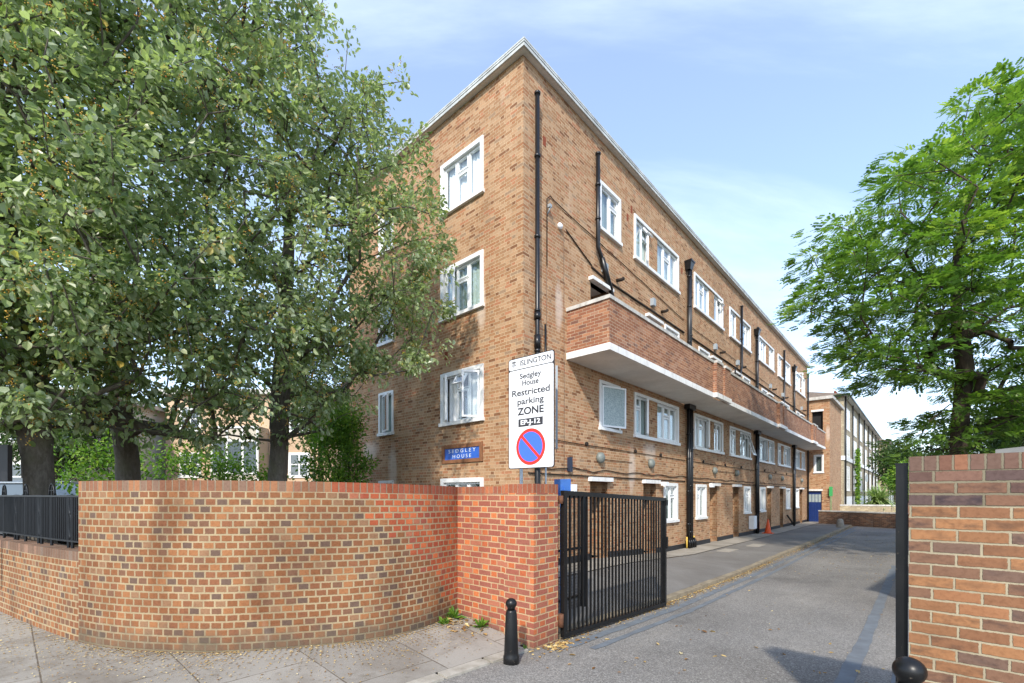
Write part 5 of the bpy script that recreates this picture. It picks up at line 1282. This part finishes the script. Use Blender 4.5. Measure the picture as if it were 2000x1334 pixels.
# Victorian terrace beyond the stair tower
def terrace(u0, u1, v0, ztop, label, n_bays, seed, side='brick_stock', zg_=-2.25, hip=True):
    tb = thing('terrace_building', label, 'building', (u0, v0, zg_), 'B')
    w = MB(); w.face([(u0,v0,zg_),(u1,v0,zg_),(u1,v0,ztop),(u0,v0,ztop)]); w.face([(u1,v0,zg_),(u1,v0+10,zg_),(u1,v0+10,ztop),(u1,v0,ztop)])
    obj('front_wall', w, M['brick_stock_dark'], tb, merge=False)
    w = MB(); w.face([(u0,v0,zg_),(u0,v0,ztop),(u0,v0+10,ztop),(u0,v0+10,zg_)]); obj('side_wall', w, M[side], tb, merge=False)
    r = MB(); e = .45; zt = ztop; zr_ = ztop+1.9
    a = [(u0-e,v0-e,zt),(u1+e,v0-e,zt),(u1+e,v0+10+e,zt),(u0-e,v0+10+e,zt)]; rd = [(u0+4.5,v0+5,zr_),(u1-4.5,v0+5,zr_)]
    r.face([a[0],a[1],rd[1],rd[0]]); r.face([a[2],a[3],rd[0],rd[1]]); r.face([a[3],a[0],rd[0]]); r.face([a[1],a[2],rd[1]])
    ro = obj('roof', r, M['roof_tile'], tb, merge=False); ORG[ro.name] = ORG[tb.name]
    gtr = MB(); gtr.box(u0-e-.08,u1+e,v0-e-.1,v0-e+.02,zt-.14,zt+.02); gtr.box(u0-e-.1,u0-e+.02,v0-e+.02,v0+10,zt-.14,zt+.02); obj('gutter', gtr, M['black_pipe'], ro)
    so2 = MB(); so2.box(u0-e+.03,u1+e,v0-e+.03,v0,zt-.06,zt-.02); so2.box(u0-e+.03,u0,v0,v0+10,zt-.06,zt-.02); obj('soffit', so2, M['white_paint'], ro)
    P = lambda s, d, z: (s, v0-d, z); P2 = lambda s, d, z: (u0-d, s, z)
    bd = MB(); zb0 = ztop-6.55
    bd.box(u0-.10,u1,v0-.10,v0-.0,zb0,zb0+.42); bd.box(u0-.10,u0-.0,v0,v0+1.1,zb0,zb0+.42); obj('white_band', bd, M['white_paint'], tb)
    bs = MB(); bs.box(u0+.5,u1,v0-.06,v0-.0,zg_,ztop-10.25); obj('white_base', bs, M['white_paint'], tb)
    L = (u1-u0)/n_bays
    for b in range(n_bays):
        c = u0+L*(b+.5)
        for zz in (ztop-3.15, ztop-6.0+.02, ztop-9.6):
            hh = 2.15 if zz > ztop-7 else 2.55
            z_ = zz if zz > ztop-7 else zz
            for k in (-1, 0, 1):
                simple_window(P, c+k*1.15-.38, c+k*1.15+.38, z_, z_+hh, tb, 0, 'white_paint', pn=('pane_blind' if (b*7+k*3+int(zz*2))%4 else 'pane_dark'))
        pp = MB(); pp.tube([(c+L*.5,v0-.12,zg_),(c+L*.5,v0-.12,zt-.1)], .065, 8); obj('downpipe', pp, M['black_pipe'], tb)
    simple_window(P2, v0+6.3, v0+7.2, ztop-2.4, ztop-.7, tb, 0)
    pp = MB(); pp.tube([(u0+.15,v0-.14,zg_),(u0+.15,v0-.14,zt-.1)], .07, 8); obj('downpipe', pp, M['black_pipe'], tb)
    for k, uu in enumerate([u0+(u1-u0)*f_ for f_ in (.42, .72, .95)]):
        ch = MB(); ch.box(uu-1.1,uu+1.1,v0+2.5,v0+3.5,ztop+.4,ztop+3.2); ch.box(uu-1.25,uu+1.25,v0+2.35,v0+3.65,ztop+3.2,ztop+3.45)
        co_ = obj('chimney', ch, M['brick_stock_dark'], tb); ORG[co_.name] = ORG[tb.name]
        po = MB()
        for j in range(4): po.lathe(uu-.8+.53*j, v0+3, [(.16,ztop+3.45),(.13,ztop+4.05),(.16,ztop+4.1)], 8)
        obj('chimney_pots', po, M['terracotta'], co_)
    return tb
tb1 = terrace(49.0, 97.0, -.63, 10.0, 'long sooty stock brick terrace with white windows right beyond the stair tower', 7, 1)
tb2 = terrace(103.0, 150.0, -1.75, 10.0, 'farther stock brick terrace seen past the fire ladder of the nearer one', 7, 2)
fe = MB()
for vv in (-1.1, -1.9): fe.box(84.0, 84.12, vv, vv+.1, -2.0, 8.0)
for k in range(12): fe.box(84.0,84.1,-1.9,-1.1,-1.4+.8*k,-1.32+.8*k)
fe.box(82.6,85.4,-2.3,-.7,5.3,5.45); fe.box(82.6,82.7,-2.3,-2.2,5.4,6.4); fe.box(85.3,85.4,-2.3,-2.2,5.4,6.4); fe.box(82.6,85.4,-2.3,-2.24,6.35,6.42)
obj('fire_ladder', fe, M['black_iron'], tb1)
sdh = MB(); sdh.lathe(0, 0, [(.02,0),(.25,.03),(.42,.10),(.5,.2)], 16); 
sdish = MB()
for vv, ff in zip([sdh.v], [sdh.f]):
    sdish.v = [(61.0+.3*p[1]-.0, -1.5-p[2]*.6-.2*p[1], 1.9+p[0]) for p in vv]; sdish.f = ff; sdish.uv = sdh.uv; sdish.m = sdh.m; sdish.sm = sdh.sm
obj('satellite_dish', sdish, M['grey_plastic'], tb1)
# climbing plant on the terrace front
rg = np.random.default_rng(3); n = 900
uu = rg.normal(58.5, .35, n); zz = rg.uniform(-2, 5.2, n); P_ = np.array([[*b2w(a, -.85-abs(rg.normal(0,.12))), z] for a, z in zip(uu, zz)])
V, F = leaf_mesh(P_, nrm(rg.normal(0,1,(n,3))+np.array([0,0,-.6])), nrm(np.array([.6,-.6,.3])+rg.normal(0,.4,(n,3))), rg.uniform(.16,.34,n), rg.uniform(.12,.26,n))
ox, oy = b2w(58.5,-.8)
o_ = raw_mesh('climbing_plant', V, F, M['leaf_bright'], None, rnd=np.repeat(rg.random(n),2), origin=(ox,oy,-2.2), smooth=False)
o_['label'] = 'green climbing plant growing up the front of the nearer terrace'; o_['category'] = 'climber'
# yard walls
fw_ = MB(); a, b = Vector((21.75,32.3)), Vector((24.35,26.2)); d = (b-a).normalized(); b = a+d*12; nn = Vector((-d.y, d.x))*.22
if nn.y < 0: nn = -nn
nn = Vector((d.y*-1, d.x)); nn = nn if nn.dot(a) > 0 else -nn; nn = nn*.22
def wallseg(mb, a, b, nn, z0, z1, ex=0):
    mb.hexa([(a.x,a.y,z0),(b.x,b.y,z0),(b.x+nn.x,b.y+nn.y,z0),(a.x+nn.x,a.y+nn.y,z0),(a.x,a.y,z1),(b.x,b.y,z1),(b.x+nn.x,b.y+nn.y,z1),(a.x+nn.x,a.y+nn.y,z1)])
yw = thing('yard_wall', 'low dark brick wall with pale coping across the end of the drive', 'wall', (22.5,29.5,-2.15))
wallseg(fw_, a, b, nn, -2.5, -1.22); obj('wall_face', fw_, M['brick_far'], yw, merge=False)
cpw = MB(); m5 = nn.normalized()*.03; wallseg(cpw, a-m5, b-m5, nn+2*m5, -1.22, -1.14); obj('wall_coping', cpw, M['coping'], yw)
yw2 = thing('yard_wall', 'second low wall of yellow brick behind the dark one, under the yucca', 'wall', (27.5,36,-2.2))
w2_ = MB(); a2, b2_ = Vector((26.1,38.2)), Vector((36.5,34.5)); d = (b2_-a2).normalized(); n2 = Vector((-d.y,d.x))*.25
wallseg(w2_, a2, b2_, n2, -2.5, -.98); obj('wall_face', w2_, M['brick_stock'], yw2, merge=False)
w2_ = MB(); wallseg(w2_, a2-n2*.15, b2_-n2*.15, n2*1.3, -.98, -.86); obj('wall_coping', w2_, M['coping'], yw2)
w2_ = MB(); wallseg(w2_, Vector((31.2,36.3)), Vector((32.6,35.85)), n2*2.2, -2.5, -.72); obj('wall_pier', w2_, M['brick_far'], yw2)
# stone block at the wall foot
sb_ = MB(); sx, sy = 20.05, 26.9+.9; sb_.lathe(sx, sy, [(.20,-2.16),(.21,-2.05),(.18,-1.75),(.15,-1.58),(.09,-1.51),(.02,-1.50)], 12)
obj('stone_bollard', sb_, M['stone'], origin=(sx,sy,-2.12), label='squat rounded concrete stone in front of the dark yard wall', cat='bollard')
# yucca
def yucca(x, y, z, label):
    t = thing('yucca', label, 'plant', (x,y,z)); o = (x,y,z); tr_ = MB(); tr_.tube([(x,y,z),(x+.05,y,z+.9),(x,y,z+1.7)], [.22,.18,.16], 10); obj('trunk', tr_, M['bark_brown'], t)
    rg = np.random.default_rng(9); n = 420; th = rg.uniform(0, 2*np.pi, n); el = rg.uniform(-.5, 1.35, n)
    D = np.stack([np.cos(th)*np.cos(el), np.sin(th)*np.cos(el), np.sin(el)], 1); P = np.array([x,y,z+1.75])+rg.normal(0,.16,(n,3)); L = rg.uniform(1.3,2.0,n); up = np.array([0,0,1.])
    Sx = nrm(np.cross(D, up)); Vs = []; segs_ = 4
    for k in range(segs_+1):
        f = k/segs_; c = P+D*(L*f)[:, None]+np.array([0,0,-1])*(.28*L*f*f)[:, None]; w = .07*(1-f)**.6+.003; Vs += [c-Sx*w, c+Sx*w]
    V = np.stack(Vs, 1).reshape(-1, 3); b = (np.arange(n)*2*(segs_+1))[:, None]
    F = np.concatenate([b+np.array([[2*k,2*k+1,2*k+3,2*k+2]]) for k in range(segs_)], 1).reshape(-1, 4)
    raw_mesh('crown', V, F, M['leaf_yucca'], t, rnd=np.repeat(rg.random(n), segs_), origin=o, smooth=False)
yucca(30.7, 38.2, -2.3, 'spiky green yucca standing behind the yellow brick yard wall')
# green sign on a thin post by the tower
gs = MB(); ux, vx = 31.9, -1.9
gs.box(33.0,33.03,-1.62,-1.40,-.15,.55); gs.tube([(33.05,-1.51,-2.1),(33.05,-1.51,.5)], .02, 8)
obj('green_sign', gs, M['green_plate'], origin=(33,-1.5,-2.1), frame='B', label='small green sign on a thin post in front of the stair tower', cat='sign')
# traffic cone beside the second stack of pipes
cn = thing('traffic_cone', 'orange traffic cone against the block wall beside the black pipes', 'cone', (18.9,-.55,zf(19)+.03), 'B')
z0 = zf(19)+.032; c_ = MB(); c_.lathe(19.1,-.5,[(.17,z0+.03),(.16,z0+.06),(.03,z0+.72),(.025,z0+.735)],20); obj('cone_body', c_, M['cone'], cn)
c_ = MB(); c_.box(18.86,19.34,-.74,-.26,z0,z0+.03); obj('cone_base', c_, M['cone'], cn)
# leaning black bar near the third stack
lb = MB(); lb.bar((26.6,-.35,zf(26)+.05),(26.0,-.05,-1.35),.09,.05); obj('leaning_board', lb, M['black_pipe'], origin=(26.3,-.3,-2.1), frame='B', label='short black board leaning on the wall near the far pipes', cat='board')
# brick outbuilding at the right edge
ob_ = thing('outbuilding', 'low brick outbuilding with grey sloping coping above the right hand wall', 'building', (8.0,6.9,-2.0))
w_ = MB(); w_.hexa([(7.0,6.60,-2.1),(11.5,5.6,-2.1),(15.0,9.5,-2.1),(10.5,9.5,-2.1),(7.0,6.60,.52),(11.5,5.6,1.05),(15.0,9.5,1.05),(10.5,9.5,.52)]); obj('wall_face', w_, M['brick_pillar'], ob_, merge=False)
w_ = MB(); w_.hexa([(6.85,6.45,.54),(11.7,5.4,1.09),(15.2,9.6,1.09),(10.4,9.6,.54),(6.85,6.45,.63),(11.7,5.4,1.18),(15.2,9.6,1.18),(10.4,9.6,.63)]); obj('roof', w_, M['felt'], ob_)
# peach building with white bay behind the garden
pb = thing('peach_building', 'peach rendered building with a white framed window bay, seen under the whitebeam crowns', 'building', (-12,24,-1.2))
w_ = MB(); w_.box(-17.5,-8.6,23.0,30,-1.2,5.0); obj('wall', w_, M['peach'], pb)
w_ = MB(); w_.box(-17.8,-8.3,22.7,30.3,5.0,5.25); obj('roof', w_, M['coping'], pb)
PW = lambda yf: (lambda s, d, z: (s, yf-d, z))
by = MB(); by.box(-14.6,-12.3,22.1,23.0,-1.2,3.3); bay = obj('bay', by, M['beige'], pb); ORG[bay.name] = ORG[pb.name]
P_ = PW(22.1)
by = MB()
for s in (-14.6,-13.87,-13.1,-12.38): fbox(by, P_, s, s+.10, 0, .06, -1.2, 3.3)
for z in (.1, .95, 2.55, 3.2): fbox(by, P_, -14.5, -12.3, 0, .055, z, z+.10)
obj('bay_frame', by, M['white_paint'], bay)
by = MB()
for s in (-14.5,-13.77,-13.0):
    for za, zb3 in ((1.06, 2.54), (-.7, .08)):
        by = MB(); fbox(by, P_, s, s+.62, 0, .03, za, zb3); obj('pane', by, M['pane_dark'], bay)
for s, z in ((-16.8,.9), (-11.3,.9), (-11.3,3.2), (-16.8,3.2)): simple_window(PW(23.0), s, s+1.1, z, z+1.2, pb)
w_ = MB(); w_.box(-17.4,-8.7,22.96,23.0,.55,.65); w_.tube([(-10.0,22.9,-1.2),(-10.0,22.9,5.0)], .05, 8); obj('wall_string', w_, M['coping'], pb)
pb2 = thing('pale_building', 'cream building with white windows behind the left edge trunk and the parked car', 'building', (-22,20,-1.2))
w_ = MB(); w_.box(-33,-18.0,19.0,26,-1.2,4.2); obj('wall', w_, M['cream'], pb2)
w_ = MB(); w_.box(-33.3,-17.7,18.7,26.3,4.2,4.4); obj('roof', w_, M['coping'], pb2)
for s in (-31.0,-28.2,-25.4,-22.6,-21.0,-19.6):
    for z in (.1, 2.2): simple_window(PW(19.0), s, s+1.3, z, z+1.25, pb2, 1)
# parked car behind the railings
car = thing('parked_car', 'silver car parked behind the black railings at the left edge', 'car', (-11.6,10.6,-1.15))
def car_build():
    cx_, cy_, zb_c = -11.6, 10.9, -1.15; L, Wd = 4.3, 1.75
    prof_ = [(-2.15,.35),(-2.1,.75),(-1.2,.92),(-.55,1.36),(.9,1.42),(1.75,1.05),(2.12,.98),(2.15,.4)]
    b = MB(); up_ = [(x, .88 if z > .95 else z) for x, z in prof_]
    def ring(y, s): return [(cx_+x*1.0, cy_+y, zb_c+z) for x, z in [(-2.15,.28)]+[(x, min(z,.95)*1.0) for x, z in prof_]+[(2.15,.28)]]
    r = [ring(-Wd/2, 1), ring(Wd/2, 1)]
    n = len(r[0])
    for k in range(n): b.face([r[0][k], r[0][(k+1)%n], r[1][(k+1)%n], r[1][k]], smooth=False)
    b.face(r[0]); b.face(list(reversed(r[1]))); obj('body', b, M['car_paint'], car)
    c = MB(); lo = [(-1.2,.93),(1.8,.96)]; hi = [(-.55,1.40),(.95,1.46)]
    def P8(y, s): return [(cx_+lo[0][0],cy_+y,zb_c+.93),(cx_+lo[1][0],cy_+y,zb_c+.96),(cx_+hi[1][0],cy_+y*s,zb_c+1.42),(cx_+hi[0][0],cy_+y*s,zb_c+1.40)]
    a, b2 = P8(-Wd/2+.05,.82), P8(Wd/2-.05,.82)
    c.hexa([a[0],a[1],b2[1],b2[0],a[3],a[2],b2[2],b2[3]]); obj('cabin_glass', c, M['pane_dark'], car)
    rf = MB(); ys = [-.72,-.4,0,.4,.72]; xs = [-.6,-.2,.4,.98]
    for i in range(3):
        for j in range(4):
            h = lambda x, y: zb_c+1.42+.07*(1-(y/.72)**2)*(1-((x-.2)/.9)**2)
            rf.face([(cx_+x,cy_+y,h(x,y)) for x, y in ((xs[i],ys[j]),(xs[i+1],ys[j]),(xs[i+1],ys[j+1]),(xs[i],ys[j+1]))], smooth=True)
    rf.box(cx_-.6,cx_+.98,cy_-.73,cy_+.73,zb_c+1.395,zb_c+1.42); obj('roof', rf, M['car_paint'], car)
    for wx in (-1.35, 1.35):
        for wy in (-Wd/2+.05, Wd/2-.05):
            w = MB(); w.tube([(cx_+wx,cy_+wy-.1,zb_c+.31),(cx_+wx,cy_+wy+.1,zb_c+.31)], .31, 20); wo = obj('wheel', w, M['car_dark'], car); ORG[wo.name] = ORG[car.name]
            w = MB(); w.tube([(cx_+wx,cy_+wy-.11,zb_c+.31),(cx_+wx,cy_+wy+.11,zb_c+.31)], .19, 14); obj('rim', w, M['steel'], wo)
    for sy in (-.6, .6):
        h = MB(); h.box(cx_-2.17,cx_-2.1,cy_+sy-.17,cy_+sy+.17,zb_c+.62,zb_c+.74); obj('headlight', h, M['sign_white'], car)
car_build()
# dark board on a post at the very left edge
db = thing('street_board', 'black board on a post cut by the left edge of the picture', 'sign', (-6.95,6.15,-1.15))
m_ = MB(); m_.box(-7.35,-6.76,6.1,6.16,.17,.66); obj('board', m_, M['sign_black'], db)
m_ = MB(); m_.tube([(-7.1,6.19,-1.2),(-7.1,6.19,.6)], .03, 10); obj('post', m_, M['black_rail'], db)

# ------------------------------------------------------------------ SMALL THINGS ON THE GROUND
def scatter(name, pts, label_kind, lens, mat='litter', seed=1, lift=.006):
    rg = np.random.default_rng(seed); P = np.array([[*b2w(u, v), zg(u, v)+lift+rg.random()*.006] for u, v in pts]); n = len(P)
    a = rg.uniform(0, 2*np.pi, n); D = np.stack([np.cos(a), np.sin(a), rg.normal(0, .10, n)], 1); Nn = nrm(np.array([0,0,1.])+rg.normal(0, .22, (n, 3)))
    L = rg.uniform(*lens, n); V, F = leaf_mesh(P, D, Nn, L, L*rg.uniform(.35, .7, n), .15)
    o = raw_mesh(name, V, F, M[mat], None, rnd=np.repeat(rg.random(n), 2), smooth=False); o['kind'] = label_kind; return o
rg = np.random.default_rng(42); pts = []
for _ in range(2600): u = rg.uniform(-3, 33)**1.0; pts.append((u, -3.03-abs(rg.normal(0, .10))))          # along the kerb
for _ in range(900): pts.append((rg.uniform(-1, 8), -3.03-abs(rg.normal(0, .07))))
for _ in range(1500): pts.append((rg.uniform(6, 31), rg.uniform(-7, -3.1)))
for _ in range(900): pts.append((rg.uniform(-3, 32), rg.uniform(-2.8, -.1)))
for _ in range(120): pts.append((rg.uniform(-7, 3), rg.uniform(-7, -3.1)))
for _ in range(140): pts.append((rg.normal(-3.2, .25), rg.uniform(-3.1, -2.6)-.3))
sc1 = scatter('fallen_leaves', pts, 'stuff', (.018, .05)); 
pts = []
for _ in range(60): pts.append((rg.uniform(-7, 0), rg.uniform(-6.4, -3.1)))
for _ in range(90): pts.append((rg.normal(-3.65, .13), rg.normal(-1.95, .3)))
for _ in range(40): pts.append((rg.normal(-3.05, .2), rg.uniform(-3.3, -3.15)))
scatter('fallen_leaves', pts, 'stuff', (.05, .09), seed=2)
pts = []                                          # debris on the pavement along the street wall
for _ in range(3800):
    k = rg.integers(10, len(cl)-2); p = cl[k]; d = (cl[k+1]-cl[k]).normalized(); o_ = abs(rg.normal(0, .42))+.01; q = Vector((p.x+d.y*o_, p.y-d.x*o_)); u, v = w2b(q.x, q.y)
    if v > -2.9: pts.append((u, v))
for _ in range(1500):
    k = rg.integers(10, len(cl)-2); p = cl[k]; d = (cl[k+1]-cl[k]).normalized(); o_ = abs(rg.normal(0, .06))+.01; q = Vector((p.x+d.y*o_, p.y-d.x*o_)); u, v = w2b(q.x, q.y)
    if v > -2.9: pts.append((u, v))
for _ in range(1800): pts.append((rg.uniform(-9.5, -4), rg.uniform(-2.8, 6)))
scatter('leaf_debris', pts, 'stuff', (.008, .026), seed=3)
def weed(u, v, n, size, label, seed, group=None):
    rg = np.random.default_rng(seed); x, y = b2w(u, v); z = zg(u, v); th = rg.uniform(0, 2*np.pi, n); el = rg.uniform(.1, 1.2, n)
    D = np.stack([np.cos(th)*np.cos(el), np.sin(th)*np.cos(el), np.sin(el)], 1); P = np.array([x,y,z])+D*rg.uniform(0, size*.5, n)[:, None]
    L = rg.uniform(.5, 1, n)*size; V, F = leaf_mesh(P, D, nrm(np.array([0,0,1.])+rg.normal(0,.4,(n,3))), L, L*.35)
    o = raw_mesh('weed', V, F, M['leaf_bright'], None, rnd=np.repeat(rg.random(n)*.7, 2), origin=(x,y,z), smooth=False); o['label'] = label; o['category'] = 'weed'
    if group: o['group'] = group
weed(-3.58, -1.86, 46, .13, 'bushy green weed in the corner where the curved wall meets the pillar wall', 1)
weed(-3.83, -1.95, 30, .10, 'small weed among dry leaves just in front of the wall corner', 2)
weed(-3.52, -2.30, 40, .12, 'green weed at the foot of the short wall left of the bollard', 3)
weed(-4.75, -.95, 18, .06, 'tiny weed at the foot of the curved wall', 4)
weed(-3.55, -3.05, 14, .06, 'tiny tuft at the foot of the pillar beside the bollard', 5)
weed(-2.6, -2.75, 40, .14, 'weed growing behind the gate bars by the pillar', 6)
# drain and inspection covers set in the drive
dc = MB(); u0, v0 = -3.55, -5.95
for k in range(9): dc.box(u0, u0+.42, v0+k*.05, v0+k*.05+.032, zr(u0)-.05, zr(u0)+.004+.0006*k)
dc.box(u0-.03,u0+.45,v0-.03,v0-.002,zr(u0)-.05,zr(u0)+.006); dc.box(u0-.03,u0+.45,v0+.44,v0+.468,zr(u0)-.05,zr(u0)+.006)
obj('drain_cover', dc, M['rust'], origin=(u0,v0,zr(u0)), frame='B', label='rusty drain grating in the drive between the grey painted stripes', cat='drain')
for i, (u, v) in enumerate(((9.0,-1.6),(11.5,-1.9))):
    mc = MB(); z = zg(u, v)+.03; mc.box(u, u+1.0, v, v+.45, z-.06, z+.002); obj('inspection_cover', mc, M['apron'], origin=(u,v,z), frame='B', label=('pale inspection slab nearer the gate, set in the footway before the block', 'pale inspection slab farther from the gate, set in the footway before the block')[i], cat='cover')
